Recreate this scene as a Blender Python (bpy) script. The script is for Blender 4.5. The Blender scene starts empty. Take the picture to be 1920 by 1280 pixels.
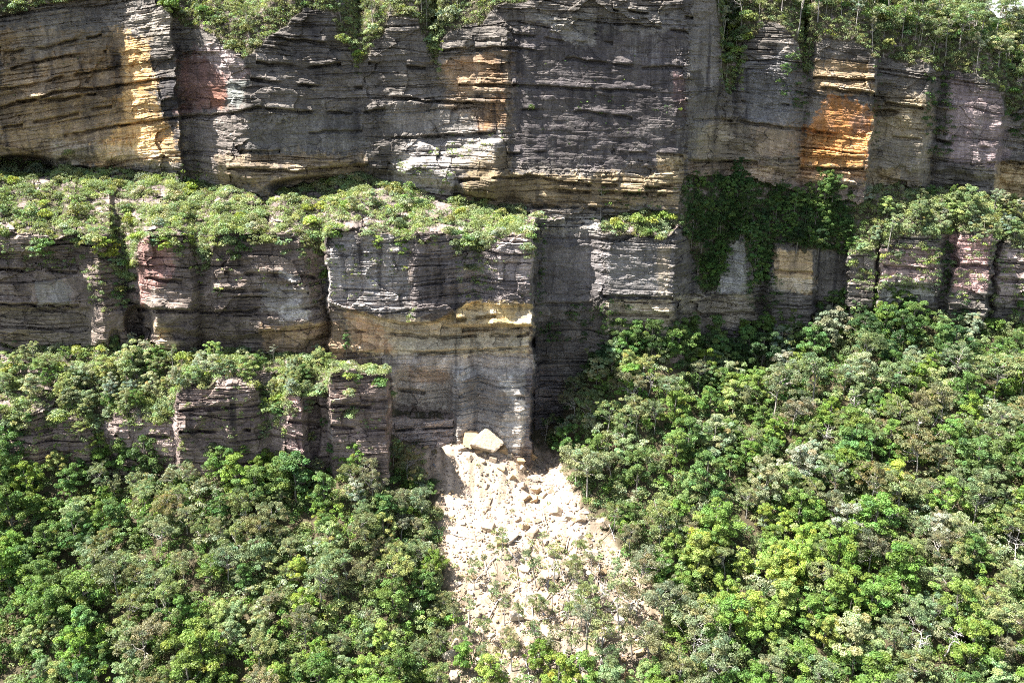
import bpy, math, random
import numpy as np
np.seterr(over='ignore')
from mathutils import Vector, Matrix, Euler

C = bpy.context.scene
COL = C.collection
rnd = random.Random(7)
rng = np.random.default_rng(11)

# ------------------------------------------------------------------ camera, sky, sun, exposure
PITCH = math.radians(18.0)
HFOV = math.radians(60.0)
FPX = 960.0 / math.tan(HFOV / 2)
cam_d = bpy.data.cameras.new('camera')
cam_d.sensor_width = 36.0
cam_d.lens = 18.0 / math.tan(HFOV / 2)
cam_d.clip_start = 0.5
cam_d.clip_end = 6000
cam = bpy.data.objects.new('camera', cam_d)
COL.objects.link(cam)
cam.location = (0, 0, 0)
cam.rotation_euler = (math.radians(90) - PITCH, 0, 0)
C.camera = cam

SUN_TO = Vector((-0.50, -0.09, 0.86)).normalized()
SUN_EL = math.asin(SUN_TO.z)
SUN_AZ = math.atan2(SUN_TO.x, SUN_TO.y)
world = bpy.data.worlds.new("World")
C.world = world
world.use_nodes = True
wn = world.node_tree
bg = wn.nodes['Background']
sky = wn.nodes.new('ShaderNodeTexSky')
sky.sky_type = 'NISHITA'
sky.sun_disc = False
sky.sun_elevation = SUN_EL
sky.sun_rotation = SUN_AZ
sky.altitude = 900
hs = wn.nodes.new('ShaderNodeHueSaturation')      # sky desaturated, so its fill on shaded rock is less blue
hs.inputs['Saturation'].default_value = 0.65
wn.links.new(sky.outputs[0], hs.inputs['Color'])
wn.links.new(hs.outputs[0], bg.inputs[0])
bg.inputs[1].default_value = 0.064
sun_d = bpy.data.lights.new('sun', 'SUN')
sun_d.energy = 5.0
sun_d.angle = math.radians(0.5)
sun_d.color = (1.0, 0.965, 0.91)
sun = bpy.data.objects.new('sun', sun_d)
COL.objects.link(sun)
sun.location = (-100, 0, 200)
sun.rotation_euler = SUN_TO.to_track_quat('Z', 'Y').to_euler()
C.view_settings.view_transform = 'Standard'
C.view_settings.look = 'None'
C.view_settings.gamma = 1
C.view_settings.exposure = 2.1
C.cycles.max_bounces = 6
C.cycles.diffuse_bounces = 3
C.cycles.transmission_bounces = 3
C.cycles.use_denoising = False
C.cycles.filter_width = 1.0

# ------------------------------------------------------------------ helpers: noise
def _h(ix, iy, seed):
    a = ix.astype(np.int32).view(np.uint32) * np.uint32(374761393) + iy.astype(np.int32).view(np.uint32) * np.uint32(668265263) + np.uint32((int(seed) * 1442695041) & 0xffffffff)
    a = (a ^ (a >> np.uint32(13))) * np.uint32(1274126177)
    a = (a ^ (a >> np.uint32(15))) * np.uint32(2246822519)
    return ((a ^ (a >> np.uint32(16))) & np.uint32(0xffffff)) * (1.0 / 0xffffff)

def vn(x, y, seed=0):
    x = np.asarray(x, float); y = np.asarray(y, float)
    x, y = np.broadcast_arrays(x, y)
    x = np.atleast_1d(x); y = np.atleast_1d(y)
    ix = np.floor(x); iy = np.floor(y)
    fx = x - ix; fy = y - iy
    fx = fx * fx * (3 - 2 * fx); fy = fy * fy * (3 - 2 * fy)
    a = _h(ix, iy, seed); b = _h(ix + 1, iy, seed); c = _h(ix, iy + 1, seed); d = _h(ix + 1, iy + 1, seed)
    return (a + (b - a) * fx) * (1 - fy) + (c + (d - c) * fx) * fy

def fbm(x, y, seed=0, o=4):
    s = 0; a = 0.5; t = 0
    for k in range(o):
        s = s + a * (vn(x * 2 ** k, y * 2 ** k, seed + 17 * k) * 2 - 1); t += a; a *= 0.5
    return s / t

def sstep(x, a=0.0, b=1.0):
    t = np.clip((np.asarray(x, float) - a) / (b - a), 0, 1)
    return t * t * (3 - 2 * t)

def L(pts, x):
    p = np.array(pts, float)
    return np.interp(x, p[:, 0], p[:, 1])

cp, sp_ = math.cos(PITCH), math.sin(PITCH)
def rays(px, py):
    xc = (np.asarray(px, float) - 960) / FPX
    yc = (640 - np.asarray(py, float)) / FPX
    return xc, cp + yc * sp_, -sp_ + yc * cp

def at_depth(px, py, D):
    """the point standing D metres north of the drone on the sight line of a photo pixel"""
    dx, dy, dz = rays(px, py)
    t = D / dy
    return t * dx, D * np.ones_like(t), t * dz

def proj(x, y, z):
    zc = y * cp - z * sp_
    yc = y * sp_ + z * cp
    return 960 + FPX * x / zc, 640 - FPX * yc / zc

# ------------------------------------------------------------------ helpers: objects
def new_mesh(name, verts, faces, mat=None, tint=None, smooth=False, attrs=None):
    """faces: (M,3|4) int array or list of such arrays"""
    me = bpy.data.meshes.new(name)
    V = np.asarray(verts, np.float32)
    fl = faces if isinstance(faces, list) else [faces]
    fl = [np.asarray(f, np.int32) for f in fl if len(f)]
    loops = np.concatenate([f.ravel() for f in fl])
    tot = np.concatenate([np.full(len(f), f.shape[1], np.int32) for f in fl])
    st = np.concatenate([[0], np.cumsum(tot)[:-1]]).astype(np.int32)
    me.vertices.add(len(V)); me.vertices.foreach_set('co', V.ravel())
    me.loops.add(len(loops)); me.loops.foreach_set('vertex_index', loops)
    me.polygons.add(len(tot)); me.polygons.foreach_set('loop_start', st)
    me.polygons.foreach_set('loop_total', tot)
    me.polygons.foreach_set('use_smooth', np.full(len(tot), bool(smooth)))
    me.update(calc_edges=True)
    if tint is not None:
        a = me.attributes.new('tint', 'FLOAT_COLOR', 'POINT')
        t4 = np.ones((len(V), 4), np.float32); t4[:, :3] = tint
        a.data.foreach_set('color', t4.ravel())
    for k, v in (attrs or {}).items():
        a = me.attributes.new(k, 'FLOAT', 'POINT')
        a.data.foreach_set('value', np.asarray(v, np.float32).ravel())
    if mat: me.materials.append(mat)
    return me

def link(name, me, parent=None):
    o = bpy.data.objects.new(name, me)
    COL.objects.link(o)
    if parent: o.parent = parent
    return o

def tag(o, label=None, cat=None, group=None, kind=None):
    if label: o['label'] = label
    if cat: o['category'] = cat
    if group: o['group'] = group
    if kind: o['kind'] = kind
    return o

# ------------------------------------------------------------------ materials
def mat(name):
    m = bpy.data.materials.new(name); m.use_nodes = True
    nt = m.node_tree; nt.nodes.clear()
    out = nt.nodes.new('ShaderNodeOutputMaterial')
    return m, nt, out

def N(nt, t, **kw):
    n = nt.nodes.new(t)
    for k, v in kw.items(): setattr(n, k, v)
    return n

def mathn(nt, op, a, b=None):
    n = N(nt, 'ShaderNodeMath', operation=op)
    for i, v in enumerate((a, b)):
        if v is None: continue
        if isinstance(v, (int, float)): n.inputs[i].default_value = v
        else: nt.links.new(v, n.inputs[i])
    return n.outputs[0]

def mixc(nt, fac, a, b, mode='MIX'):
    n = N(nt, 'ShaderNodeMix', data_type='RGBA', blend_type=mode)
    for i, v in ((0, fac), (6, a), (7, b)):
        if isinstance(v, (int, float)): n.inputs[i].default_value = v
        elif isinstance(v, tuple): n.inputs[i].default_value = (*v, 1)
        else: nt.links.new(v, n.inputs[i])
    return n.outputs[2]

def noise_node(nt, vec, scale, detail=4, rough=0.55):
    n = N(nt, 'ShaderNodeTexNoise')
    n.inputs['Scale'].default_value = scale
    n.inputs['Detail'].default_value = detail
    n.inputs['Roughness'].default_value = rough
    nt.links.new(vec, n.inputs['Vector'])
    return n.outputs[0]

def mapping(nt, vec, scale, rot=(0, 0, 0)):
    n = N(nt, 'ShaderNodeMapping')
    n.inputs['Scale'].default_value = scale
    n.inputs['Rotation'].default_value = rot
    nt.links.new(vec, n.inputs['Vector'])
    return n.outputs[0]

def ramp(nt, v, pts):
    n = N(nt, 'ShaderNodeValToRGB')
    e = n.color_ramp.elements
    while len(e) < len(pts): e.new(0.5)
    for i, (p, c) in enumerate(pts):
        e[i].position = p
        e[i].color = (c, c, c, 1) if isinstance(c, (int, float)) else (*c, 1)
    nt.links.new(v, n.inputs[0])
    return n.outputs[0]

def leaf_material(name, trans=0.30, rough=0.5, spec=0.25):
    m, nt, out = mat(name)
    oi = N(nt, 'ShaderNodeObjectInfo')
    at = N(nt, 'ShaderNodeAttribute', attribute_name='tint')
    c = mixc(nt, 1.0, oi.outputs['Color'], at.outputs['Color'], 'MULTIPLY')
    b = N(nt, 'ShaderNodeBsdfPrincipled')
    b.inputs['Roughness'].default_value = rough
    b.inputs['Specular IOR Level'].default_value = spec
    nt.links.new(c, b.inputs['Base Color'])
    t = N(nt, 'ShaderNodeBsdfTranslucent')
    tc = mixc(nt, 1.0, c, (1.25, 1.2, 0.5), 'MULTIPLY')
    nt.links.new(tc, t.inputs[0])
    mx = N(nt, 'ShaderNodeMixShader'); mx.inputs[0].default_value = trans
    nt.links.new(b.outputs[0], mx.inputs[1]); nt.links.new(t.outputs[0], mx.inputs[2])
    nt.links.new(mx.outputs[0], out.inputs[0])
    return m

def bark_material(name, c1, c2):
    m, nt, out = mat(name)
    tc = N(nt, 'ShaderNodeTexCoord')
    v = mapping(nt, tc.outputs['Object'], (2, 2, 0.5))
    n = noise_node(nt, v, 1.5, 5, 0.6)
    b = N(nt, 'ShaderNodeBsdfPrincipled'); b.inputs['Roughness'].default_value = 0.8
    nt.links.new(mixc(nt, ramp(nt, n, [(0.35, 0.0), (0.65, 1.0)]), c1, c2), b.inputs['Base Color'])
    nt.links.new(b.outputs[0], out.inputs[0])
    return m

def rock_material(name, fresh=False):
    """colour regions come from the tint attribute; streaks, lichen, bedding and bump from noise"""
    m, nt, out = mat(name)
    g = N(nt, 'ShaderNodeNewGeometry')
    pos = g.outputs['Position']
    at = N(nt, 'ShaderNodeAttribute', attribute_name='tint')
    col = at.outputs['Color']
    # bedding lines: thin along z, long sideways
    bed = noise_node(nt, mapping(nt, pos, (0.13, 0.13, 1.7), (0, math.radians(1.2), 0)), 1.0, 8, 0.66)
    bedf = noise_node(nt, mapping(nt, pos, (0.6, 0.6, 5.0)), 1.0, 5, 0.65)
    streak = noise_node(nt, mapping(nt, pos, (0.42, 0.2, 0.030)), 1.0, 3, 0.6)
    blotch = noise_node(nt, pos, 0.075, 6, 0.65)
    patch = noise_node(nt, mapping(nt, pos, (0.05, 0.05, 0.07)), 1.0, 4, 0.6)
    fine = noise_node(nt, pos, 1.5, 8, 0.75)
    grain = noise_node(nt, mapping(nt, pos, (3.0, 3.0, 5.0)), 1.0, 6, 0.75)
    sm = N(nt, 'ShaderNodeAttribute', attribute_name='smooth_face').outputs['Fac']
    wv = N(nt, 'ShaderNodeTexNoise'); wv.inputs['Scale'].default_value = 0.35; wv.inputs['Detail'].default_value = 4
    nt.links.new(pos, wv.inputs['Vector'])
    wa = N(nt, 'ShaderNodeVectorMath', operation='MULTIPLY_ADD')
    nt.links.new(wv.outputs['Color'], wa.inputs[0]); wa.inputs[1].default_value = (2.6, 2.6, 2.0); nt.links.new(pos, wa.inputs[2])
    vmap = mapping(nt, wa.outputs[0], (0.17, 0.05, 0.25), (0, math.radians(14), 0))
    ve = N(nt, 'ShaderNodeTexVoronoi', feature='DISTANCE_TO_EDGE'); ve.inputs['Scale'].default_value = 1.0
    nt.links.new(vmap, ve.inputs['Vector'])
    vc = N(nt, 'ShaderNodeTexVoronoi', feature='F1'); vc.inputs['Scale'].default_value = 1.0
    nt.links.new(vmap, vc.inputs['Vector'])
    crack = ramp(nt, ve.outputs['Distance'], [(0.0, 0.0), (0.022, 1.0)])
    cell = N(nt, 'ShaderNodeSeparateColor'); nt.links.new(vc.outputs['Color'], cell.inputs[0])
    if not fresh:
        gate = ramp(nt, patch, [(0.44, 0.0), (0.60, 1.0)])
        col = mixc(nt, mathn(nt, 'MULTIPLY', ramp(nt, streak, [(0.50, 0.0), (0.68, 0.85)]), gate), col, (0.045, 0.040, 0.042))   # black water streaks
        st2 = noise_node(nt, mapping(nt, pos, (0.9, 0.4, 0.07)), 1.0, 5, 0.7)
        gate2 = ramp(nt, patch, [(0.36, 1.0), (0.52, 0.0)])
        col = mixc(nt, mathn(nt, 'MULTIPLY', ramp(nt, st2, [(0.55, 0.0), (0.72, 0.55)]), gate2), col, (0.44, 0.42, 0.39))         # pale seeps
        bedc = mixc(nt, mathn(nt, 'MULTIPLY', sm, 0.8), ramp(nt, bed, [(0.32, 0.68), (0.5, 1.0), (0.70, 1.25)]), (1.0, 1.0, 1.0))
        col = mixc(nt, 1.0, col, bedc, 'MULTIPLY')
        cg = ramp(nt, noise_node(nt, pos, 0.11, 3), [(0.48, 0.0), (0.58, 0.8)])
        col = mixc(nt, mathn(nt, 'MULTIPLY', mathn(nt, 'SUBTRACT', 1.0, crack), cg), col, (0.03, 0.027, 0.026))
        col = mixc(nt, 1.0, col, ramp(nt, cell.outputs[0], [(0.0, 0.74), (1.0, 1.28)]), 'MULTIPLY')
        fs = noise_node(nt, mapping(nt, pos, (0.9, 0.7, 0.12)), 1.0, 7, 0.75)
        fs2 = mixc(nt, mathn(nt, 'MULTIPLY', mathn(nt, 'ADD', 0.15, mathn(nt, 'MULTIPLY', sm, 0.85)), ramp(nt, noise_node(nt, pos, 0.13, 4), [(0.36, 0.1), (0.62, 1.0)])), (1.0, 1.0, 1.0), ramp(nt, fs, [(0.34, 0.6), (0.5, 0.97), (0.66, 1.6)]))
        col = mixc(nt, 1.0, col, fs2, 'MULTIPLY')
        col = mixc(nt, 1.0, col, ramp(nt, blotch, [(0.3, 0.68), (0.7, 1.3)]), 'MULTIPLY')
        col = mixc(nt, 1.0, col, ramp(nt, grain, [(0.32, 0.6), (0.68, 1.4)]), 'MULTIPLY')
    col = mixc(nt, 1.0, col, ramp(nt, fine, [(0.3, 0.66), (0.7, 1.34)]), 'MULTIPLY')
    b = N(nt, 'ShaderNodeBsdfPrincipled'); b.inputs['Roughness'].default_value = 0.85
    b.inputs['Specular IOR Level'].default_value = 0.2
    nt.links.new(col, b.inputs['Base Color'])
    hsum = mathn(nt, 'ADD', mathn(nt, 'MULTIPLY', bed, 0.0 if fresh else mathn(nt, 'SUBTRACT', 0.62, mathn(nt, 'MULTIPLY', sm, 0.6))), mathn(nt, 'ADD', mathn(nt, 'MULTIPLY', bedf, 0.0 if fresh else 0.30), mathn(nt, 'ADD', mathn(nt, 'MULTIPLY', fine, 0.30), mathn(nt, 'ADD', mathn(nt, 'MULTIPLY', grain, 0.14), 0.0 if fresh else mathn(nt, 'MULTIPLY', crack, 0.12)))))
    bp = N(nt, 'ShaderNodeBump'); bp.inputs['Strength'].default_value = 1.0; bp.inputs['Distance'].default_value = 0.9
    nt.links.new(hsum, bp.inputs['Height'])
    nt.links.new(bp.outputs[0], b.inputs['Normal'])
    nt.links.new(b.outputs[0], out.inputs[0])
    return m

M_LEAF = leaf_material('leaves')
M_ROCK = rock_material('weathered_sandstone')
M_FRESH = rock_material('fresh_sandstone', True)
M_BARK_PALE = bark_material('pale_bark', (0.36, 0.33, 0.29), (0.20, 0.18, 0.16))
M_BARK_DARK = bark_material('dark_bark', (0.10, 0.085, 0.07), (0.20, 0.18, 0.15))
M_DEAD = bark_material('dead_wood', (0.48, 0.45, 0.42), (0.28, 0.25, 0.23))
M_LOG = bark_material('broken_timber', (0.34, 0.24, 0.16), (0.16, 0.12, 0.09))

# ------------------------------------------------------------------ THE CLIFF: lines traced on the photograph, each with its own distance
T1 = [(-200,20),(0,28),(23,30),(60,16),(110,3),(150,-2),(300,-4),(305,20),(322,37),(363,54),(403,67),(413,84),(440,97),(457,111),(477,91),(497,74),(537,44),(554,23),(578,17),(621,27),(628,57),(640,79),(653,91),(665,118),(670,128),(682,118),(695,101),(697,81),(721,64),(729,30),(784,32),(788,57),(801,81),(811,118),(818,124),(826,81),(841,64),(875,47),(905,44),(919,23),(935,10),(983,4),(1000,-8),(1150,-20),(1330,-16),(1342,0),(1344,34),(1352,67),(1354,140),(1358,170),(1368,180),(1380,150),(1391,100),(1394,84),(1421,60),(1431,47),(1455,44),(1481,64),(1498,84),(1505,135),(1513,141),(1518,110),(1522,81),(1549,70),(1602,74),(1629,97),(1640,112),(1666,104),(1703,124),(1733,114),(1757,132),(1774,134),(1831,141),(1858,158),(1878,175),(1885,200),(1895,215),(1920,200),(2100,190)]
B1 = [(-200,285),(0,296),(94,308),(141,312),(195,316),(275,319),(336,336),(420,349),(477,366),(504,378),(514,356),(640,330),(707,336),(751,343),(821,363),(858,380),(976,386),(989,395),(1003,410),(1125,412),(1144,403),(1211,396),(1271,403),(1280,340),(1290,330),(1357,331),(1421,338),(1470,352),(1500,372),(1612,380),(1640,352),(1683,346),(1744,353),(1784,349),(1864,363),(1920,380),(2100,400)]
T2 = [(-200,440),(0,447),(168,443),(205,440),(216,520),(235,547),(254,540),(259,450),(285,440),(336,437),(352,443),(364,470),(374,500),(392,500),(400,455),(403,440),(537,443),(571,460),(596,474),(609,474),(615,433),(724,437),(768,450),(781,437),(808,430),(870,440),(884,470),(900,470),(915,443),(942,443),(996,450),(1000,425),(1003,411),(1125,414),(1128,437),(1174,443),(1228,450),(1255,443),(1272,422),(1281,430),(1287,443),(1303,497),(1310,551),(1340,551),(1361,487),(1391,437),(1396,470),(1414,531),(1438,524),(1448,464),(1522,470),(1576,474),(1592,470),(1646,467),(1690,447),(1764,437),(1780,433),(1858,437),(1864,450),(1920,464),(2100,480)]
B2 = [(-200,640),(0,645),(50,652),(171,648),(222,645),(285,640),(302,652),(333,665),(393,667),(470,655),(514,662),(598,668),(640,680),(728,690),(737,762),(790,768),(850,776),(853,870),(976,880),(1020,865),(1060,790),(1100,705),(1150,662),(1260,662),(1424,650),(1500,620),(1600,600),(1750,605),(1920,605),(2100,605)]
T3 = [(-200,755),(0,762),(27,772),(80,769),(94,779),(134,786),(165,800),(185,822),(205,800),(215,783),(275,788),(325,790),(331,739),(340,730),(437,715),(477,732),(497,780),(525,790),(537,749),(591,742),(612,752),(620,712),(645,694),(690,700),(730,706),(736,782),(850,784),(853,875),(976,885),(1020,870),(1060,795),(1100,710),(1150,667),(1260,667),(1424,655),(1500,625),(1600,605),(1750,610),(1920,610),(2100,610)]
B3 = [(-200,840),(0,850),(100,862),(200,895),(250,905),(330,895),(430,890),(560,893),(610,885),(700,850),(735,838),(790,836),(855,834),(966,846),(1020,838),(1055,785),(1100,700),(1150,658),(1260,656),(1424,644),(1500,614),(1600,594),(1750,598),(1920,598),(2100,600)]

DA = [(-200,214),(0,218),(120,222.5),(228,226),(236,226),(332,219),(337,223.5),(352,224),(460,215.5),(480,216),(560,217),(620,218),(650,219),(670,219.8),(690,219.6),(722,219),(790,219.5),(812,220.6),(827,220),(890,219),(930,217.3),(950,216.2),(956,216.8),(990,216),(1100,216),(1270,216),(1288,217),(1340,225),(1355,229),(1372,231),(1396,230),(1480,228),(1498,230.5),(1512,232),(1522,230),(1600,228),(1637,227),(1642,232),(1656,232.5),(1735,230.5),(1746,233),(1758,235.5),(1776,234),(1880,234),(1890,241),(1930,240),(2100,238)]
DC = [(-200,196),(0,199.5),(148,201.5),(186,199.2),(214,201.5),(235,203),(255,202),(259,198.5),(287,196),(358,196.5),(374,199.5),(395,199.5),(402,197.5),(566,199),(602,202.5),(612,203),(617,195.5),(766,195),(778,193.8),(868,196.5),(892,198.5),(936,195.2),(998,195),(1004,211.5),(1012,213),(1104,215),(1120,213.6),(1142,212.2),(1262,212),(1275,216),(1290,224),(1330,229),(1390,226),(1440,231),(1450,228),(1525,227.5),(1531,231.5),(1584,231.5),(1591,227),(1641,226),(1646,229),(1651,225),(1756,224.5),(1766,229),(1777,229),(1785,225.5),(1856,223.5),(1863,229.5),(1872,227),(2100,223)]
DE = [(-200,180),(0,182.5),(60,181),(100,184),(160,184.5),(186,187.5),(214,186),(325,185),(334,181.5),(432,181.5),(478,183),(505,185.5),(538,182.8),(565,181.5),(571,184.8),(612,186),(622,183),(726,184.5),(736,197),(760,198.5),(846,199),(853,199),(976,199),(1000,205),(1012,213),(1124,215),(1131,211.5),(1262,212),(1275,216),(1290,224),(1330,229),(1440,231),(1525,228),(1584,231),(1591,227),(1756,225),(1766,231),(1785,226),(1863,229),(2100,223)]
OH = [(560,640),(600,566),(615,564),(650,580),(700,592),(760,606),(820,603),(850,580),(880,571),(1000,572),(1010,572)]

def wob(px, s): return 7.0 * (_h(np.floor(px / 21.0 + 1.2 * fbm(px / 40.0, px * 0, s + 1, 2)), px * 0 + s, s) - 0.5) + 3.4 * fbm(px / 15.0, px * 0 + s, s, 4) + 4.0 * fbm(px / 60.0, px * 0 + s, s + 3, 2)

def lines_at(px):
    r = [L(t, px) + wob(px, 30 + i) for i, t in enumerate((T1, B1, T2, B2, T3))]
    r[2] = r[2] + (8 * fbm(px / 26.0, px * 0, 44, 3)) * (px < 1000)
    r[4] = r[4] + (9 * fbm(px / 24.0, px * 0, 46, 3)) * (px < 735)
    g = sstep(px, 1282, 1300) * (1 - sstep(px, 1440, 1600))          # ragged hem of the creepers in the gully
    r[2] = r[2] + g * (22 * fbm(px / 13.0, px * 0, 38, 3) - 4)
    return r

def lean(px, py, ref):
    return 960 + (px - 960) * (8000.0 - ref) / (8000.0 - py)

_tx = np.linspace(-500, 2400, 2901)
def gsm_table(t, px, s=34):
    k = np.arange(-3 * s, 3 * s + 1); w = np.exp(-(k / s) ** 2 / 2); w /= w.sum()
    return np.interp(px, _tx, np.convolve(np.pad(L(t, _tx), 3 * s, 'edge'), w, 'valid'))

def base_depth(px, py):
    """distance of the cliff relief before bedding: returns depth, rock weight, zone id"""
    pxw = px + 3.5 * fbm(px / 26.0, py / 20.0, 3, 4)
    pyw = py + 3.0 * fbm(px / 22.0, py / 22.0, 4, 4)
    t1, b1, t2, b2, t3 = lines_at(pxw)
    t2s = np.minimum(t2, gsm_table(T2, pxw, 45) + 4); t3s = np.minimum(t3, gsm_table(T3, pxw, 40) + 4)
    wig = 7.0 * fbm(px / 90.0, py / 34.0, 7, 4) + 3.0 * fbm(px / 30.0, py / 9.0, 9, 2)
    da = L(DA, lean(pxw, np.minimum(py, b1), 200) + wig); dc = L(DC, lean(pxw, py, 520) + wig * (1 + 0.9 * sstep(px, 1000, 1500))); de = L(DE, lean(pxw, py, 800) + wig * 0.7)
    das, dcs, des = (gsm_table(t, pxw) for t in (DA, DC, DE))
    # overhang with the pale recess under the big block
    oh = L(OH, px)
    m = sstep(px, 600, 622) * (1 - sstep(px, 997, 1005))
    e = m * (3.4 * sstep(pyw - oh, -2, 5) + 0.8 * sstep(pyw - oh, 14, 18) - 0.9 * sstep(pyw, 640, 650) + 0.7 * sstep(pyw, 655, 660))
    e = e * (1 - 0.85 * sstep(px, 832, 858) * (1 - sstep(pyw, 606, 616)))
    e = e - 0.9 * m * sstep(px, 815, 870) * sstep(pyw, 574, 607) * (1 - sstep(pyw, 609, 614))
    low = sstep(pyw, 684, 716)
    side = sstep(px, 735, 752) * (1 - sstep(px, 838, 852))
    e = e + m * low * (-1.0 + 4.0 * side)
    slab = m * sstep(px, 851, 858) * sstep(pyw, 690, 705) * (1 - sstep(px, 975, 985))
    e = e - 0.6 * slab - slab * 0.8 * sstep(pyw + 12 * fbm(px / 18.0, py / 18.0, 19, 3), 752, 838)
    m2 = sstep(px, 258, 275) * (1 - sstep(px, 600, 622))
    e = e + m2 * 2.6 * sstep(pyw - (610 - 0.02 * (px - 258)) - 20 * np.exp(-((px - 430) / 90) ** 2), 0, 12)
    m3 = 1 - sstep(px, 165, 180)
    e = e + m3 * 2.2 * sstep(pyw, 572, 584)
    m4 = sstep(px, 1140, 1150) * (1 - sstep(px, 1425, 1440))
    e = e + m4 * 1.6 * sstep(pyw, 556, 566)
    m5 = sstep(px, 1650, 1660) * (1 - sstep(px, 1750, 1757))
    e = e + m5 * 2.0 * sstep(pyw, 528, 536)
    dc = dc + e
    # undercut foot of the upper cliff and a few hollows
    ea = 2.0 * sstep(pyw - b1, -26, -8) * (1 - sstep(px, 930, 1000)) + 1.2 * sstep(pyw - b1, -34, -24) * sstep(px, 1290, 1300)
    ea = ea - 1.2 * sstep(px, 735, 790) * (1 - sstep(px, 925, 952)) * sstep(pyw - (300 - 0.25 * (px - 735) + 8), -3, 8) * (1 - sstep(pyw - b1, -30, -10)) * 1.6
    lo_ = 262 - 0.085 * (px - 735)
    st_ = sstep(px, 735, 775) * (1 - sstep(px, 925, 955))
    da = da + ea - st_ * 4.6 * (0.4 * sstep(pyw, lo_ + 2, lo_ + 26) + 0.35 * sstep(pyw, lo_ + 34, lo_ + 62) + 0.25 * sstep(pyw, lo_ + 74, lo_ + 96)) * (0.75 + 0.5 * vn(px / 20.0, py / 20.0, 23))
    z = np.zeros_like(px)
    D = np.empty_like(px); W = np.ones_like(px)
    up = pyw < t1
    A = (pyw >= t1) & (pyw < b1)
    B = (pyw >= b1) & (pyw < t2)
    Cc = (pyw >= np.maximum(t2, b1)) & (pyw < b2)
    Dd = (pyw >= b2) & (pyw < t3)
    E = pyw >= np.maximum(t3, b2)
    ku = sstep(t1 - pyw, 0, 30)
    D[up] = (da * (1 - ku) + das * ku + (t1 - pyw) * 0.035 + 0.24 * np.maximum(0, t1 - pyw - 62))[up]
    D[A] = da[A]
    tt = np.clip((pyw - b1) / np.maximum(t2s - b1, 1), 0, 1)
    k0 = sstep(tt, 0.55, 1.0); kt = sstep(tt, 0.0, 0.3)
    dtop = da * (1 - kt) + das * kt + 1.5; dlip = dcs * (1 - k0) + dc * k0
    D[B] = (dtop + (dlip - dtop) * tt ** 0.85)[B]
    D[Cc] = dc[Cc]
    tt = np.clip((pyw - b2) / np.maximum(np.where(px < 736, t3s, t3) - b2, 1), 0, 1)
    k0 = sstep(tt, 0.55, 1.0); kt = sstep(tt, 0.0, 0.3)
    dtop = dc * (1 - kt) + (dcs + 2 * m2) * kt + 1.5; dlip = des * (1 - k0) + de * k0
    D[Dd] = np.where(px < 736, dtop + (dlip - dtop) * tt ** 0.85, dc + 0.5 + (de - dc - 0.5) * tt)[Dd]
    D[E] = de[E]
    W[up] = 0.12; W[B] = 0.25; W[Dd] = 0.25
    Z = np.zeros(px.shape, np.int8)
    Z[up] = 0; Z[A] = 1; Z[B] = 2; Z[Cc] = 3; Z[Dd] = 4; Z[E] = 5
    for cx, cy, rx, ry, dep in ((40,314,72,24,12),(262,604,30,34,6),(150,318,20,8,3),(120,305,14,10,2),(600,352,100,22,6),(1660,212,26,7,2.5),(215,640,12,26,2),(395,815,30,40,1),(590,800,14,60,2.5),(812,262,26,9,1.5),(1160,575,12,20,1.0),(1420,612,14,10,3)):
        q = ((px - cx) / rx) ** 2 + ((py - cy) / ry) ** 2
        D = D + dep * (1 - sstep(q, 0.5, 1.15))
    return D, W, Z

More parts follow.
